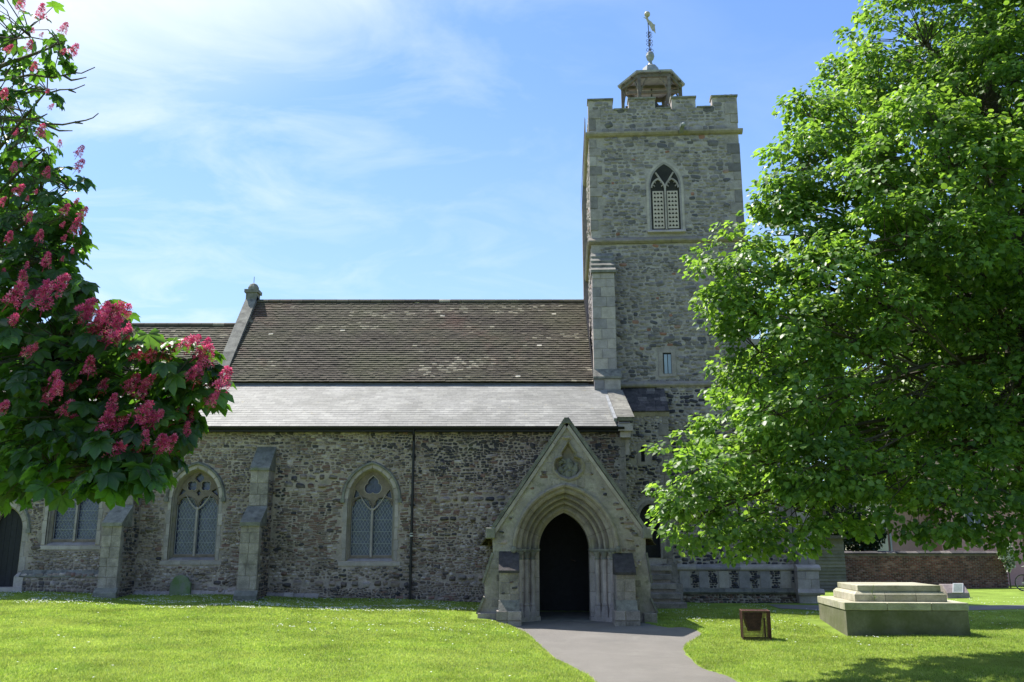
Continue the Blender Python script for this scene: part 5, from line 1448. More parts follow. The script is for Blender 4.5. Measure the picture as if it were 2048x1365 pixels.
# upper tier: chamfered course then flat slab
u0, u1, v0, v1 = .30, pw-.30, .35, pd-.35
n = 3
for k in range(n):
    a_, b_ = u0+(u1-u0)*k/n+.004, u0+(u1-u0)*(k+1)/n-.004
    for (va, vb) in ((v0, (v0+v1)/2-.004), ((v0+v1)/2+.004, v1)):
        mb = MB(); plb(mb, a_, b_, va, vb, ztp, ztp+.15)
        bev(build('course_stone', mb, m_plin, stone), .008)
        z0, z1 = ztp+.152, ztp+.215; tA = .07
        def q(u, v, z): return P0 + pu*u + pn_*v + Vector((0,0,z))
        fa, fb = (tA if k == 0 else 0), (tA if k == n-1 else 0); ga, gb = (tA if va == v0 else 0), (tA if vb == v1 else 0)
        mb = MB(); mb.add([q(a_,va,z0),q(b_,va,z0),q(b_,vb,z0),q(a_,vb,z0),q(a_+fa,va+ga,z1),q(b_-fb,va+ga,z1),q(b_-fb,vb-gb,z1),q(a_+fa,vb-gb,z1)],
                          [(0,1,5,4),(1,2,6,5),(2,3,7,6),(3,0,4,7),(4,5,6,7),(3,2,1,0)])
        build('course_stone', mb, m_plin, stone)
mb = MB(); plb(mb, u0+.10, u1-.09, v0+.09, v1-.09, ztp+.218, ztp+.35); bev(build('top_slab', mb, m_plin, stone), .015)

# weed growing at the plinth
def leafy_stem(name, label, cat, base, h, n, ls, mat, parent=None):
    r = empty(name, base, label, cat)
    mb = MB(); pts = [Vector(base)+Vector((.03*sin(k*1.3), .02*cos(k), h*k/6)) for k in range(7)]; mb.tube(pts, .005, 5); build('stem', mb, mat, r)
    for k in range(n):
        t = (k+1)/n; p = Vector(base)+Vector((.03*sin(t*6*1.3), .02*cos(t*6), h*t)); a_ = k*2.4
        d = Vector((cos(a_), sin(a_), .3)); s_ = Vector((-sin(a_), cos(a_), 0)); l = ls*(1.2-.6*t)
        mb = MB(); mb.add([p, p+d*l*.5+s_*l*.3, p+d*l, p+d*l*.5-s_*l*.3], [(0,1,2),(0,2,3)]); build('leaf', mb, mat, r)
m_weed = M('pale_green_weed', [(0,(.16,.24,.05))], var=.2, bump=0, transl=.4)
wp = at(1748, 1203, 20.85)
leafy_stem('weed', 'small pale green weed rooted in the joint of the stone plinth', 'weed', (wp.x, 20.86, ztp-.01), .36, 12, .06, m_weed)

# ------------------------------------------------------------------ rusty wire cage with a floodlight in it
m_rust = M('rusty_steel_mesh', [(0,(.085,.04,.03)),(1,(.12,.055,.04))], var=.4, scale=12, bump=.0, rough=.8)
cx0, cx1 = xat(1487, 1275, 19.6), xat(1541, 1275, 19.6); cz0 = gz(5.1, 19.7)-.04; cw = cx1-cx0
cage = empty('wire_cage', ((cx0+cx1)/2, 20.05, cz0), 'rusty steel mesh cage on the grass beside the path', 'cage')
cy0, cy1 = 19.6, 19.6+cw; ch = .62
def skew(p): # turned a little
    a_ = radians(-9); x, y = p[0]-cx0, p[1]-cy0
    return (cx0+x*cos(a_)-y*sin(a_), cy0+x*sin(a_)+y*cos(a_), p[2])
def sbox(mb, *a):
    k = len(mb.v); mb.box(*a)
    for i in range(k, len(mb.v)): mb.v[i] = skew(mb.v[i])
mb = MB(); b_ = .008
for z in (cz0+.02, cz0+ch):
    for y in (cy0, cy1): sbox(mb, cx0, cx1, y-b_, y+b_, z-b_, z+b_)
    for x in (cx0, cx1): sbox(mb, x-b_, x+b_, cy0, cy1, z-b_, z+b_)
for x in (cx0, cx1):
    for y in (cy0, cy1): sbox(mb, x-b_, x+b_, y-b_, y+b_, cz0, cz0+ch)
build('cage_frame', mb, m_rust, cage)
mb = MB(); w_ = .0034; k = 22
for i in range(1, k):
    z = cz0+ch*i/k; f = i/k
    for y in (cy0, cy1): sbox(mb, cx0, cx1, y-w_, y+w_, z-w_, z+w_)
    for x in (cx0, cx1): sbox(mb, x-w_, x+w_, cy0, cy1, z-w_*1.6, z+w_*1.6)
    x = cx0+cw*f; y = cy0+cw*f
    for yy in (cy0, cy1): sbox(mb, x-w_, x+w_, yy-w_-.005, yy+w_-.005, cz0, cz0+ch)
    for xx in (cx0, cx1): sbox(mb, xx-w_*1.6, xx+w_*1.6, y-w_, y+w_, cz0, cz0+ch)
    sbox(mb, x-w_*1.8, x+w_*1.8, cy0, cy1, cz0+ch-w_, cz0+ch+w_); sbox(mb, cx0, cx1, y-w_*1.8, y+w_*1.8, cz0+ch-w_, cz0+ch+w_)
build('wire_mesh', mb, m_rust, cage, kind='stuff')
fl = empty('floodlight', ((cx0+cx1)/2+.05, 20.1, cz0), 'black floodlight tilted up inside the rusty cage', 'floodlight')
fx, fy = (cx0+cx1)/2+.06, 20.08
mb = MB(); ax = Vector((.20,0,0)); ay = Vector((0,.10,-.03)); az_ = Vector((0,.05,.17))
c0 = Vector((fx, fy, cz0+.36)); P = []
for (i, j, kx) in ((-1,-1,-1),(1,-1,-1),(1,1,-1),(-1,1,-1),(-1,-1,1),(1,-1,1),(1,1,1),(-1,1,1)):
    s_ = .62 if kx < 0 else 1.0
    P.append(c0 + ax*i*s_ + ay*j*s_ + az_*kx)
mb.add(P, [(0,1,5,4),(1,2,6,5),(2,3,7,6),(3,0,4,7),(4,5,6,7),(3,2,1,0)])
build('lamp_housing', mb, m_black, fl)
mb = MB(); mb.box(fx-.25, fx-.225, fy-.03, fy+.03, cz0+.03, cz0+.55); mb.box(fx+.225, fx+.25, fy-.03, fy+.03, cz0+.03, cz0+.45); mb.box(fx-.25, fx+.25, fy-.03, fy+.03, cz0+.02, cz0+.05)
build('bracket', mb, m_timber, fl)
mb = MB(); mb.obox(c0+az_*1.06, ax*.9, ay*.9, az_*.02); build('lamp_glass', mb, m_glass, fl)

# ------------------------------------------------------------------ sloping plaque on a small stone block
bp = at(1914, 1188, 33.5); bz = gz(bp.x, 33.5)
pq = empty('plaque_stone', (bp.x, 33.6, bz), 'low rough stone block with a small framed sloping plaque', 'plaque')
mb = MB(); mb.prism_x([(33.3, bz-.1), (33.35, bz+.18), (33.7, bz+.47), (33.95, bz+.47), (34.0, bz-.1)], bp.x-.42, bp.x+.38); bev(build('block', mb, M('rough_concrete', [(0,(.22,.2,.18))], var=.3, bump=.5), pq), .02)
e_ = Vector((0, .35, .29)).normalized(); n_ = Vector((0, -e_.z, e_.y)); sh = Vector((.32, .0, 0))
c0 = Vector((bp.x+.06, 33.525, bz+.335))+n_*.012; ev = (e_*.24+Vector((.11,0,0)))
mb = MB(); mb.obox(c0, (.19,0,0), ev, n_*.012); build('plaque_frame', mb, M('pale_aluminium', [(0,(.42,.42,.42))], var=.1, bump=0, rough=.5, spec=.4), pq)
mb = MB(); mb.obox(c0+n_*.014, (.155,0,0), ev*.82, n_*.002); build('plaque_panel', mb, M('grey_plaque', [(0,(.2,.23,.21))], var=.2, bump=0, rough=.35), pq)

# mossy gravestone against the aisle wall
gx_ = xat(359, 1180, 26.0); gzz_ = gz(gx_, 26.0)
gs = empty('gravestone', (gx_, 26.05, gzz_), 'small round-topped mossy gravestone leaning on the wall under the middle window', 'gravestone')
w_, h_ = .29, zat(1150, 26.0)-gzz_
pl_ = [(gx_-w_, gzz_-.2), (gx_-w_, gzz_+h_*.62), (gx_-w_+.05, gzz_+h_*.68)] + [(gx_-(w_-.06)*cos(t), gzz_+h_*.68+h_*.32*sin(t)) for t in np.linspace(.2, pi-.2, 9)] + [(gx_+w_-.05, gzz_+h_*.68), (gx_+w_, gzz_+h_*.62), (gx_+w_, gzz_-.2)]
mb = MB(); mb.prism_y(pl_, 26.02, 26.12); bev(build('slab', mb, M('mossy_slab', [(0,(.2,.21,.17))], var=.25, scale=6, bump=.5, stains=[((.10,.16,.05),3.0,.40,.58,.9)]), gs), .015)

# ------------------------------------------------------------------ boundary wall and buildings at the far right
YB = 41.5
zb0, zb1 = gz(18, 41)-.05, zat(1104, YB)
wx0, wx1 = xat(1688, 1130, YB), xat(2012, 1130, YB)
mb = MB(); mb.box(wx0, wx1, YB, YB+.35, zb0-.3, zb1-.1)
bw = build('brick_wall', mb, M('dark_joint_mortar', [(0,(.14,.12,.10))], var=.3, bump=.3), None, label='weathered red brick boundary wall behind the lawn', category='wall')
V_, F1, F2, tn = [], [], [], []
rows = int((zb1-.12-zb0)/.075); k = 0
T_ = []
for r in range(rows):
    x = wx0 - (.11 if r % 2 else 0)
    while x < wx1:
        T_.append((x+.22/2, zb0+.0375+r*.075, .215, .066, random.uniform(-.01,.01), random.random(), random.uniform(.005,.02), 1)); x += .228
T_ = [t for t in T_ if t[0] < wx1-.05]
order = sorted(range(len(T_)), key=lambda i: abs(T_[i][1]-(zb1-.6)))
place(bpy.data.objects.new('bricks', stones_mesh('bricks', T_, m_red, YB)), bw, None, dict(kind='stuff'))
x = wx0; 
while x < wx1-.1:
    w = random.uniform(.4,.6); w = min(w, wx1-x); mb = MB(); mb.prism_x([(YB-.05, zb1-.11), (YB-.05, zb1-.05), (YB+.17, zb1+.02+random.uniform(0,.03)), (YB+.4, zb1-.05), (YB+.4, zb1-.11)], x+.004, x+w-.004); build('coping_brick', mb, m_oldslate, bw); x += w
# timber garage left of it
gx0, gx1 = xat(1610, 1100, 39), xat(1688, 1100, 39); gzt = zat(1078, 39)
gar = empty('shed', ((gx0+gx1)/2, 39, gz(14, 39)), 'grey boarded shed with a flat dark roof beside the brick wall', 'shed')
mb = MB(); mb.box(gx0-3, gx1, 39.03, 43, -.2, gzt); build('shed_wall', mb, m_timd, gar)
z = gz(14, 39)-.05; m_shed = M('grey_shed_board', [(0,(.13,.125,.115)),(1,(.17,.16,.15))], var=.2, bump=.2)
while z < gzt-.05:
    mb = MB(); mb.prism_x([(38.98, z), (39.03, z+.14), (39.03, z)], gx0-3, gx1+.01); build('plank', mb, m_shed, gar); z += .14
mb = MB(); mb.box(gx0-3.2, gx1+.2, 38.75, 43.2, gzt, gzt+.14); build('roof', mb, m_oldslate, gar)
mb = MB(); mb.box(gx0-3, gx1-.3, 40.0, 43.2, gzt+.14, gzt+1.3); build('back_wall', mb, m_timd, gar)
# pink rendered house
m_pink = M('pink_render', [(0,(.50,.27,.27))], var=.08, scale=1, bump=.15)
m_pink2 = M('faded_pink_render', [(0,(.40,.25,.23))], var=.1, scale=1, bump=.15)
m_cream = M('cream_render', [(0,(.62,.58,.48))], var=.06, bump=.1)
YH = 46
hx0, hxm, hx1 = xat(1752, 1080, YH), xat(1866, 1080, YH), xat(2200, 1080, YH)
hz1 = zat(985, YH)
house = empty('pink_house', ((hx0+hx1)/2, YH, 0), 'pink rendered house with brown tiled roof behind the brick wall', 'house')
mb = MB(); mb.box(hxm, hx1, YH-.9, YH+6, -.2, hz1); build('wall', mb, m_pink, house)
mb = MB(); mb.box(hx0+.55, hxm-.003, YH, YH+6, -.2, hz1); build('side_wing', mb, m_pink2, house)
mb = MB(); mb.box(hx0, hx0+.55-.003, YH-.1, YH+6, -.2, hz1-.2); build('gable_wall', mb, m_cream, house)
S_ = Vector((0, .75, .66)); 
mb = MB(); mb.prism_x([(YH-1.3, hz1-.05), (YH+3, hz1+3.4), (YH+7, hz1-.05)], hx0-.4, hx1+.3); hr = build('roof', mb, m_timd, house)
d_ = Vector((0, 4.3, 3.45)); L_ = d_.length; tile_field('roof_tiles', (hx0-.45, YH-1.36, hz1-.02), (1,0,0), d_/L_, Vector((0,-d_.z,d_.y))/L_, hx1-hx0+.8, 34, L_/34, .2, .2, .02, .03, m_tile, hr)
for xw in (hxm+1.2, hxm+4.0):
    mb = MB(); mb.box(xw, xw+1.0, YH-.94, YH-.9, 2.5, 3.7); wn = build('window', mb, m_cream, house)
    for (a_, b_) in ((.07,.47),(.53,.93)):
        mb = MB(); mb.box(xw+a_, xw+b_, YH-.95, YH-.942, 2.57, 3.63); build('pane', mb, m_glass, wn)
mb = MB(); mb.tube([(hx0+.7, YH-.08, 0), (hx0+.7, YH-.08, hz1-.1)], .05, 8); build('drainpipe', mb, M('grey_plastic', [(0,(.35,.38,.42))], var=.1, bump=0, rough=.5), house)
# bicycle leaning at the wall end
bk = empty('bicycle', (xat(2030, 1172, 39.5), 39.5, gz(21, 39.5)), 'dark bicycle parked at the end of the brick wall', 'bicycle')
bx_, by_, bz_ = xat(2044, 1150, 39.5), 39.5, gz(21.7, 39.5)
m_rub_t = M('tyre_rubber', [(0,(.015,.015,.016))], var=.1, bump=0, rough=.8); m_chr = M('bare_metal', [(0,(.5,.5,.52))], var=.1, bump=0, rough=.3, metal=.8)
for dx_ in (0, 1.02):
    mb = MB(); c = Vector((bx_+dx_, by_, bz_+.34)); pts = [(c.x+.33*cos(t), c.y, c.z+.33*sin(t)) for t in np.linspace(0, 2*pi, 25)]; mb.tube(pts, .022, 6); wh = build('wheel', mb, m_rub_t, bk)
    mb = MB(); pts = [(c.x+.305*cos(t), c.y, c.z+.305*sin(t)) for t in np.linspace(0, 2*pi, 25)]; mb.tube(pts, .008, 4)
    for t in np.linspace(0, 2*pi, 15)[:-1]: mb.tube([(c.x, c.y, c.z), (c.x+.3*cos(t), c.y, c.z+.3*sin(t))], .0025, 3)
    mb.tube([(c.x, c.y-.04, c.z), (c.x, c.y+.04, c.z)], .025, 6); build('rim', mb, m_chr, wh)
mb = MB(); q = lambda x, z: (bx_+x, by_, bz_+z)
for a_, b_ in (((0,.34),(.16,.86)),((.13,.78),(.62,.80)),((.15,.68),(.48,.30)),((.48,.30),(.64,.86)),((.48,.30),(1.02,.34)),((.61,.76),(1.02,.34))): mb.tube([q(*a_), q(*b_)], .018, 6)
build('bicycle_frame', mb, m_black, bk)
mb = MB(); mb.tube([(bx_+.16, by_-.24, bz_+1.0), (bx_+.22, by_-.1, bz_+1.03), (bx_+.16, by_, bz_+.98), (bx_+.22, by_+.1, bz_+1.03), (bx_+.16, by_+.24, bz_+1.0)], .014, 6); mb.tube([q(.16,.86), q(.17,.99)], .014, 6); build('handlebar', mb, m_chr, bk)
mb = MB(); mb.ball((bx_+.66, by_, bz_+.92), .1, 1.4, .7, .35); build('saddle', mb, m_black, bk, smooth=True)
# ------------------------------------------------------------------ foliage
def leaf_template(kind):
    """vertices (k,3) in a leaf frame: x along the leaf, y across, z up; faces as quads"""
    V, F = [], []
    def leaflet(ang, L, w, drop, x0=0.0, fold=.25):
        b = len(V); c, s_ = cos(ang), sin(ang)
        pts = [(x0, 0, 0), (.38*L+x0, w*.62, fold*w*.62), (.72*L+x0, w, fold*w-drop*.45), (L+x0, 0, -drop), (.72*L+x0, -w, fold*w-drop*.45), (.38*L+x0, -w*.62, fold*w*.62)]
        for x, y, z in pts: V.append((x*c - y*s_, x*s_ + y*c, z))
        F.append((b, b+1, b+2, b+3)); F.append((b, b+3, b+4, b+5))
    if kind == 'palmate':
        for k, (a_, L) in enumerate(((-2.1,.55),(-1.25,.82),(-.5,1.0),(.25,1.05),(.95,.95),(1.75,.68))): leaflet(a_, L, .23*L+.03, .28*L, .0)
    elif kind == 'lime':
        pts = [(0,0,0),(.12,.36,.05),(.5,.5,.08),(.85,.27,-.04),(1.08,0,-.18),(.85,-.27,-.04),(.5,-.5,.08),(.12,-.36,.05)]
        V.extend(pts); F += [(0,1,2,3),(0,3,4,5),(0,5,6,7)]
        V[0] = (0,0,0)
        F = [(0,1,2,3),(0,3,4,4),(0,5,6,7)]
        F = [(0,1,2,3),(0,3,4,5),(0,5,6,7)]
    return np.array(V, float), np.array(F)
def rand_frames(n, tip, up, spread_t=.5, spread_u=.45):
    """orthonormal frames whose x axis follows tip and z axis follows up, scattered"""
    x = tip + RG.normal(size=(n,3))*spread_t; x /= np.linalg.norm(x, axis=1)[:,None]
    z = up + RG.normal(size=(n,3))*spread_u
    z -= (z*x).sum(1)[:,None]*x; z /= np.linalg.norm(z, axis=1)[:,None]+1e-9
    y = np.cross(z, x)
    return np.stack([x, y, z], 2)         # columns
def leaves_mesh(name, C, Rm, size, tpl, mat, tone):
    V0, F0 = tpl; n, k = len(C), len(V0)
    V = np.einsum('nij,kj->nki', Rm, V0)*size[:,None,None] + C[:,None,:]
    F = (np.arange(n)*k)[:,None,None] + F0[None]
    return np_mesh(name, V.reshape(-1,3), [F.reshape(-1, F0.shape[1])], mat, tone=np.repeat(tone, len(F0)), smooth=True)
def single_leaves(C, Rm, size, tpl, mats, parent, name='leaf', n_obj=295, order=None):
    me = {}
    V0, F0 = tpl
    for j, m in enumerate(mats):
        me[j] = np_mesh(name, V0, [F0], m, tone=np.full(len(F0), (j+.5)/len(mats)), smooth=True)
    for i in order[:n_obj]:
        o = bpy.data.objects.new(name, me[random.randrange(len(mats))]); SC.collection.objects.link(o); o.parent = parent
        o.matrix_parent_inverse = Matrix.Translation(-parent.location)
        Mx = Matrix([[*(Rm[i][r]), 0] for r in range(3)] + [[0,0,0,1]])
        o.matrix_basis = Matrix.Translation(Vector(C[i])) @ Mx @ Matrix.Scale(float(size[i]), 4)
def in_ball(n, surf=.45):
    d = RG.normal(size=(n,3)); d /= np.linalg.norm(d, axis=1)[:,None]
    r = RG.random(n)**(1/3)*(1-surf) + surf
    return d, d*np.minimum(r, 1)[:,None]

# ---------- red horse chestnut, upper left
m_bark = M('grey_brown_bark', [(0,(.06,.052,.04))], var=.35, scale=6, bump=.5, bscale=25, stains=[((.11,.12,.05),3,.5,.7,.6)])
m_cleaf = M('chestnut_leaf', [(0,(.022,.050,.020)),(.5,(.038,.085,.026)),(1,(.060,.125,.032))], var=.25, scale=4, bump=0, rough=.42, spec=.5, transl=.42, tcol=(3.6,3.8,1.0))
m_petal = M('pink_chestnut_blossom', [(0,(.40,.03,.13)),(.5,(.62,.065,.22)),(.88,(.74,.18,.34)),(1,(.82,.42,.48))], var=.2, scale=20, bump=0, rough=.7, transl=.35, tcol=(1.2,.9,1.0))
TB = Vector((-6.1, 8.4, gz(-6.1, 8.4)))
chest = empty('chestnut_tree', TB, 'pink-flowered horse chestnut overhanging the lawn at the left edge', 'tree')
CL = [(20,60,6.9,110),(95,95,6.6,52),(60,180,6.8,66),(20,270,7.2,90),(60,300,6.7,55),(115,370,6.7,58),(50,400,7.1,100),(120,455,6.6,50),(60,520,7.0,110),(135,500,6.9,40),(60,610,6.8,125),(150,585,6.4,32),
      (80,720,6.6,150),(210,665,6.3,62),(200,740,6.9,120),(290,715,6.2,62),(370,722,6.2,58),(400,770,6.3,50),(330,790,6.5,90),(240,830,6.7,125),(360,850,6.3,42),(110,850,6.6,135),(230,905,6.2,72),
      (300,895,6.2,70),(285,945,6.0,36),(150,930,6.2,72),(60,930,6.5,70),(215,955,6.0,40),(10,800,7.5,160),(-60,500,7.6,170),(-60,200,7.6,170),(-80,900,7.4,150),(-150,700,8,220),(-160,350,8.2,200)]
lobes = [(at(px, py, Y), r/FPX*Y*1.0) for px, py, Y, r in CL]
tw = MB(); lim = MB()
trunk = MB()
top = Vector((-6.9, 8.7, 9.5))
tp = [TB-Vector((0,0,.2)), TB+Vector((.0,0,1.5)), TB+Vector((-.1,.1,3.5)), Vector((-6.5,8.6,6.5)), top]
trunk.tube(tp, [.42,.34,.28,.20,.08], 12); build('trunk', trunk, m_bark, chest, smooth=True)
def limb_to(mb, src, dst, r0, r1, sag=.0, n=6):
    pts = []
    mid = (src+dst)/2 + Vector((random.uniform(-.2,.2), random.uniform(-.2,.2), sag))
    for i in range(n+1):
        t = i/n; pts.append(src*(1-t)**2 + mid*2*t*(1-t) + dst*t*t + Vector((random.uniform(-.03,.03),)*3)*min(1,t*(1-t)*4))
    mb.tube(pts, [r0+(r1-r0)*i/n for i in range(n+1)], 7); return pts
LIMBS = []
for (c, r) in lobes:
    s = min(tp[1:], key=lambda p: abs(p.z-(c.z-.5)))
    src = Vector((s.x, s.y, min(max(s.z, 1.8), c.z+.4)))
    mb = MB(); LIMBS.append(limb_to(mb, src, c + Vector((random.uniform(.3,.7)*r, 0, random.uniform(-.2,.3)*r)), .05, .006, .25, 9)); build('limb', mb, m_bark, chest, smooth=True)
# bare twigs
for pts in ([(-30,166),(20,158),(62,150),(105,156),(132,150),(150,146),(163,147),(190,135)],[(128,152),(142,161),(155,159),(173,155)],[(148,147),(155,138)],[(0,195),(40,190),(70,182),(100,186),(120,180),(148,179),(170,170)],[(138,180),(152,186)],[(-20,232),(30,242),(60,238),(92,248),(125,250),(150,245),(172,241),(186,236),(197,227)],[(150,245),(166,248)],[(60,240),(80,236),(95,228)],[(10,150),(25,130)],[(45,130),(48,170)],
            [(90,250),(118,262),(145,262)]):
    mb = MB(); mb.tube([at(x, y, 6.7+.0006*x) for x, y in pts], list(np.linspace(.012,.004,len(pts))), 5); build('twig', mb, m_bark, chest)
Cs, Ts = [], []
twig = MB()
for li, ((c, r), q) in enumerate(zip(lobes, CL)):
    n = int(10 + 68*(r/.4)**2)
    if q[1] < 330: n = int(n*.62)
    elif q[1] < 520: n = int(n*.95)
    d, p = in_ball(n, .15)
    P = np.array(c)[None] + p*r*np.array([1, 1.25, 1])
    keepm = np.ones(n, bool)
    Cs.append(P[keepm]); Ts.append(d[keepm])
    for i in range(0, n, 2):
        p_ = Vector(P[i]); s_ = min(random.sample(LIMBS[li][4:], 4), key=lambda v: (v-p_).length)
        twig.tube([s_, s_.lerp(p_, .5)+Vector((random.uniform(-.04,.04), random.uniform(-.04,.04), .05)), p_], [.006,.0045,.003], 4, cap=False)
build('twigs', twig, m_bark, chest, kind='stuff')
C = np.concatenate(Cs); D = np.concatenate(Ts); n = len(C)
up = np.tile([0,0,1.0], (n,1)) + D*.45 + np.array([-.15,-.1,0]); tip = D*np.array([1,1,.2]) + np.array([0,0,-.55])
Rm = rand_frames(n, tip, up, .35, .32); size = (.085+.075*RG.random(n))*np.interp(C[:,2], [3.2, 5.5], [1, .70])
tplc = leaf_template('palmate')
# how large each shows: nearest to the camera and inside the picture
def show_order(C, size):
    dv = C - np.array(CAMP); f = dv[:,1]*cos(PITCH)+dv[:,2]*sin(PITCH); u = dv[:,0]/f; v = (-dv[:,1]*sin(PITCH)+dv[:,2]*cos(PITCH))/f
    s_ = size/f; s_ = np.where((abs(u) < .56) & (abs(v) < .37), s_, 0); return np.argsort(-s_)
order = show_order(C, size); sing = order[:295]; rest = np.setdiff1d(np.arange(n), sing)
tone = RG.random(n)
place(bpy.data.objects.new('foliage', leaves_mesh('foliage', C[rest], Rm[rest], size[rest], tplc, m_cleaf, tone[rest])), chest, None, dict(kind='stuff'))
single_leaves(C, Rm, size, tplc, [m_cleaf]*5, chest, order=list(sing))
# blossom candles
def panicle(seed):
    rr = random.Random(seed); mb = MB(); h = .19
    mb.tube([(0,0,-.06), (0,0,h)], .003, 4, tone=.1)
    for i in range(74):
        t = rr.random()**.8; a_ = rr.uniform(0, 2*pi); rad = (.052*(1-t)**.7+.008)*rr.uniform(.55,1.1); z = t*h
        p = Vector((rad*cos(a_), rad*sin(a_), z)); s_ = rr.uniform(.011,.018); tn = rr.random()
        if i < 30: mb.tube([(0,0,z-.01), p], .0013, 3, tone=.1, cap=False)
        # a floret: four flared petals
        d = (p - Vector((0,0,z-.02))).normalized(); a1 = d.orthogonal().normalized(); a2 = d.cross(a1)
        b0 = rr.uniform(0, pi)
        for k in range(4):
            ang = b0+k*pi/2; e1 = a1*cos(ang)+a2*sin(ang); e2 = a1*cos(ang+.7)+a2*sin(ang+.7)
            mb.add([p, p+d*s_*.9+e1*s_, p+d*s_*1.2+(e1+e2)*s_*.75, p+d*s_*.9+e2*s_], [(0,1,2,3)], tn)
    me = mb.mesh('blossom'); me.materials.append(m_petal); return me
pans = [panicle(k) for k in range(6)]
PP = [(44,4,25),(84,18,28),(130,53,22),(151,95,24),(60,88,20),(84,257,24),(120,285,14),(162,299,22),(162,327,24),(134,415,22),(169,422,22),(155,447,28),(81,468,22),(7,400,18),(10,183,20),(42,376,22),(95,515,26),(90,590,34),(118,570,30),(30,590,30),(60,600,26),
      (174,615,28),(205,622,26),(226,625,30),(250,628,24),(226,660,32),(190,655,28),(205,665,30),(243,668,26),(306,695,30),(290,690,24),(275,700,26),(335,708,24),(374,686,24),(409,692,22),(416,711,26),(400,706,20),(448,760,30),(430,770,22),(355,766,20),(425,802,16),(264,766,24),(206,773,20),
      (226,805,20),(215,842,30),(240,848,26),(287,824,28),(300,838,22),(313,837,22),(361,824,22),(142,853,28),(135,815,22),(113,779,24),(180,731,22),(232,905,30),(258,893,26),(322,886,24),(340,885,22),(355,886,22),(374,857,16),(6,815,20),(150,770,16),(385,745,18),(60,700,20),(25,640,20),(300,760,18),(90,800,16),(45,560,22),(20,470,20),(60,430,18),(95,340,18),(30,330,18),(70,130,18),(20,95,18)]
rp = random.Random(4)
PP += [(q[0]+rp.uniform(-.8,.8)*q[3], q[1]+rp.uniform(-.8,.8)*q[3], rp.uniform(8,13)) for q in CL[:11]*2 if q[0] > 0]
PP += [(q[0]+rp.uniform(-.7,.9)*q[3], q[1]+rp.uniform(-.9,.6)*q[3], rp.uniform(18,26)) for q in CL[13:24]*2]
for k, (px, py, r) in enumerate(PP):
    Y_ = random.uniform(5.9, 6.35); p = at(px, py, Y_); o = bpy.data.objects.new('blossom', pans[k % 6]); SC.collection.objects.link(o); o.parent = chest
    o.matrix_parent_inverse = Matrix.Translation(-chest.location)
    ti = Vector((random.uniform(.1,.9), random.uniform(-.5,.1), 1 if py < 600 else random.uniform(.35,.9))).normalized()
    s_ = r/27.0
    o.matrix_basis = Matrix.Translation(p - ti*.08*s_) @ ti.to_track_quat('Z', 'Y').to_matrix().to_4x4() @ Matrix.Rotation(random.uniform(0,6), 4, 'Z') @ Matrix.Scale(s_*(.82 if py > 540 else .60), 4)

# ---------- broad lime tree, right
m_lleaf = M('lime_leaf', [(0,(.050,.110,.026)),(.5,(.100,.185,.042)),(.9,(.15,.25,.060)),(1,(.21,.31,.10))], var=.3, scale=1.2, bump=0, rough=.45, spec=.45, transl=.45, tcol=(2.6,2.5,1.0))
LB = Vector((9.0, 15.6, gz(9.0, 15.6)))
lime = empty('lime_tree', LB, 'huge leafy green tree filling the right side of the view', 'tree')
tp = [LB-Vector((0,0,.3)), LB+Vector((0,0,1.2)), LB+Vector((.1,0,3.2)), Vector((9.1,15.8,6)), Vector((9.2,15.9,9.5)), Vector((9.4,15.8,12.5))]
mb = MB(); mb.tube(tp, [.50,.36,.30,.22,.14,.05], 14); build('trunk', mb, m_bark, lime, smooth=True)
RL = [(1850,90,16,175),(1760,175,15.8,85),(1700,255,15.3,75),(1620,235,15.2,56),(1612,340,15,85),(1560,395,14.8,42),(1700,400,15.5,140),(1590,470,15,95),(1470,540,14.8,85),(1545,560,15.3,90),(1465,615,14.6,55),(1620,640,15.5,115),
      (1520,705,14.8,80),(1500,770,14.8,70),(1570,770,16.8,110),(1480,870,16.4,88),(1385,945,14.3,82),(1470,960,14.9,100),(1390,1035,14.2,62),(1480,1045,14.5,72),(1590,900,17.2,120),(1590,1020,14.4,75),
      (1740,720,18,150),(1740,560,15,140),(1850,330,14.2,150),(1760,360,13.6,90),(1960,210,15,160),(2000,420,17.5,180),(1960,760,18,170),(1800,980,14.0,85),(1890,1010,13.6,72),(1700,1000,14.6,75),(1970,985,13.8,90),(2060,1020,14,90),
      (1720,880,18,135),(1850,880,18.4,145),(2100,150,15,220),(2150,500,15,200),(2150,850,15.5,180),(2000,60,17,170),(1850,700,18.5,150),(1930,580,18.5,140),(1930,860,14.8,90),(2030,690,18.8,140),(1870,450,13.2,95),(1770,480,13.4,80),(1860,230,13.4,80),
      (1650,540,13.6,75),(1590,640,13.6,60),(1680,700,13.8,75),(1790,620,13.5,70),(1640,820,13.6,75),(1560,830,13.8,60),(1970,330,13.2,90),(1940,480,13.0,70),(1690,940,13.6,60),(1610,940,13.6,55),(1840,790,14.2,70),(1960,560,14.6,80),(2030,650,14.6,90),(1930,700,14.8,75),(2020,790,14.4,85),(1900,620,14.2,70),(2040,540,14.2,80),(1980,900,14.2,75)]
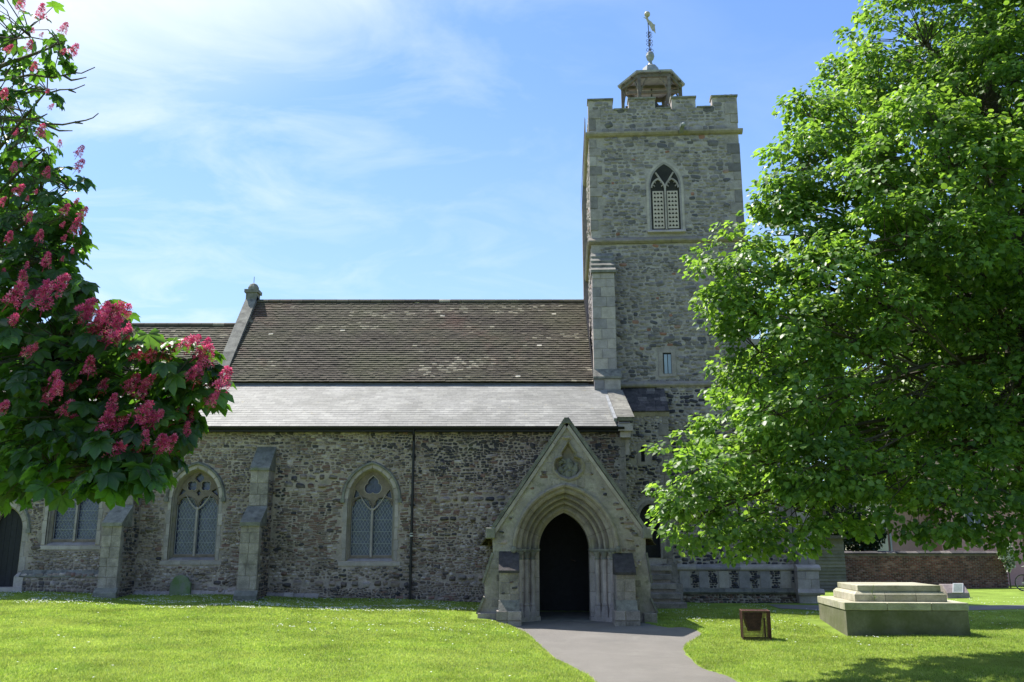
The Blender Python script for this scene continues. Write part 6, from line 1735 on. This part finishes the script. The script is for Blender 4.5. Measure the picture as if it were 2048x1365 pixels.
# the far side and top of the crown, out of the picture but shading the ground
FAR = [((9.5,19.0,7.5),1.5),((11.5,18.5,6),1.5),((12.5,16,8),1.7),((12,14,5),1.5),((9.5,12.5,8),1.5),((10.5,14.5,13.5),2.0),((8.6,16.2,14.2),1.6),((11.5,17,11.5),1.9),((7.6,17.8,11),1.2),((12.5,13.5,10.5),1.6),((9.3,12.8,4.2),1.1),((11,12.5,6),1.2),((11.5,17.8,3.8),1.1),((8.8,18.6,5),1.0),((7.4,18.9,4.4),.8),((6.2,18.3,4.6),.7),((10.4,12.2,3.0),.8)]
lobes = [(at(px, py, Y), r/FPX*Y) for px, py, Y, r in RL] + [(Vector(c), r) for c, r in FAR]
lmain = []; LL = []
for (c, r) in lobes:
    k = min(range(len(tp)), key=lambda i: abs(tp[i].z - (c.z-1.4))); s = tp[k]
    src = Vector((s.x, s.y, min(max(c.z-1.4, 1.9), s.z+.5)))
    if c.z < 5: src.z = c.z+1.3
    mb = MB(); pts = limb_to(mb, src, c, .012+.015*sqrt((c-src).length), .010, .5, 8); build('limb', mb, m_bark, lime, smooth=True); LL.append(pts)
# two stout upright limbs seen inside the crown
for pts in ([(2075,1150),(2050,1000),(2035,850),(2010,700),(1985,560),(1990,400)], [(2060,900),(2075,700),(2040,520),(2050,350)]):
    mb = MB(); mb.tube([at(x, y, 15.9) for x, y in pts], list(np.linspace(.15,.04,len(pts))), 10); build('limb', mb, m_bark, lime, smooth=True)
twig = MB(); Cs, Ts, Sz = [], [], []
for li, (c, r) in enumerate(lobes):
    ncl = int(34*(r/.8)**2.1); ncl = max(20, ncl)
    d, p = in_ball(ncl, .62)
    P = np.array(c)[None] + p*r*np.array([1,1,.92])
    for i in range(ncl):
        m_ = 40; rc = .17+.09*random.random()
        dd, pp = in_ball(m_, .2)
        q = P[i] + pp*rc*np.array([1.15,1.15,.62]) + d[i]*.06
        Cs.append(q); Ts.append(np.tile(d[i]*.7, (m_,1)) + dd*.65)
        if i % 2 == 0:
            p_ = Vector(P[i]); s_ = min(random.sample(LL[li][3:], 3), key=lambda v: (v-p_).length)
            twig.tube([s_, s_.lerp(p_, .5)+Vector((0,0,.08)), p_], [.012,.008,.004], 4, cap=False)
build('twigs', twig, m_bark, lime, kind='stuff')
C = np.concatenate(Cs); D = np.concatenate(Ts); n = len(C)
up = np.tile([0,0,1.0], (n,1)) + D*.55 + np.array([-.12,0,0]); tip = D*np.array([1,1,.3]) + np.array([0,0,-.5])
Rm = rand_frames(n, tip, up, .4, .38); size = .060+.045*RG.random(n); tone = RG.random(n)
tpll = leaf_template('lime')
order = show_order(C, size); sing = order[:295]; rest = np.setdiff1d(np.arange(n), sing)
place(bpy.data.objects.new('foliage', leaves_mesh('foliage', C[rest], Rm[rest], size[rest], tpll, m_lleaf, tone[rest])), lime, None, dict(kind='stuff'))
single_leaves(C, Rm, size, tpll, [m_lleaf]*5, lime, order=list(sing))
print('leaves', n)

# ---------- dark evergreen bush above the shed, pale flowering shrub at the wall end, distant trees
def bush(name, label, cat, c, rad, n, sz, mat, base, trunk_r=.08, group=None):
    r = empty(name, base, label, cat, group)
    mb = MB(); mb.tube([Vector(base)-Vector((0,0,.1)), Vector(base)*.5+Vector(c)*.5, Vector(c)], [trunk_r, trunk_r*.7, trunk_r*.3], 7); build('trunk', mb, m_bark, r)
    k = 14; cc, _ = in_ball(k); L = []
    for i in range(k):
        m_ = n//k; dd, pp = in_ball(m_, .35); L.append((np.array(c)+cc[i]*np.array(rad)*.6 + pp*np.array(rad)*.5, dd))
    C = np.concatenate([a for a, b in L]); D = np.concatenate([b for a, b in L]); m_ = len(C)
    Rm = rand_frames(m_, D+np.array([0,0,-.3]), np.tile([0,0,1.0], (m_,1))+D*.6, .4, .4)
    place(bpy.data.objects.new('crown', leaves_mesh('crown', C, Rm, sz*(.7+.6*RG.random(m_)), tpll, mat, RG.random(m_))), r)
    return r
m_dk = M('dark_evergreen_leaf', [(0,(.012,.025,.012)),(1,(.03,.055,.022))], var=.2, bump=0, rough=.5, transl=.15)
m_wf = M('white_flowering_shrub_leaf', [(0,(.10,.17,.05)),(.45,(.16,.24,.08)),(.5,(.6,.62,.55)),(1,(.7,.72,.66))], const=True, var=.1, bump=0, transl=.3)
m_fr = M('far_tree_leaf', [(0,(.03,.06,.015)),(1,(.06,.11,.03))], var=.2, bump=0, rough=.5, transl=.3)
p = at(1712, 1060, 43); bush('evergreen_bush', 'dark dense evergreen bush above the shed and brick wall', 'bush', tuple(p), (1.3,.9,1.1), 5200, .12, m_dk, (p.x, 43, 0))
p = at(1650, 1040, 45); bush('evergreen_bush', 'dark evergreen bush right behind the flat shed roof', 'bush', tuple(p), (1.8,1.2,1.6), 6000, .14, m_dk, (p.x, 45, 0))
p = at(2014, 1112, 41.0); bush('flowering_shrub', 'white-flowered shrub at the end of the brick wall', 'shrub', tuple(p), (.32,.3,.6), 900, .08, m_wf, (p.x, 41.0, 0), .03)
for k, (x, y, h, r_) in enumerate(((27,52,7,4.5),(34,50,8,5),(22,60,9,5),(-40,60,9,6),(14.5,58,7.5,4))):
    pass
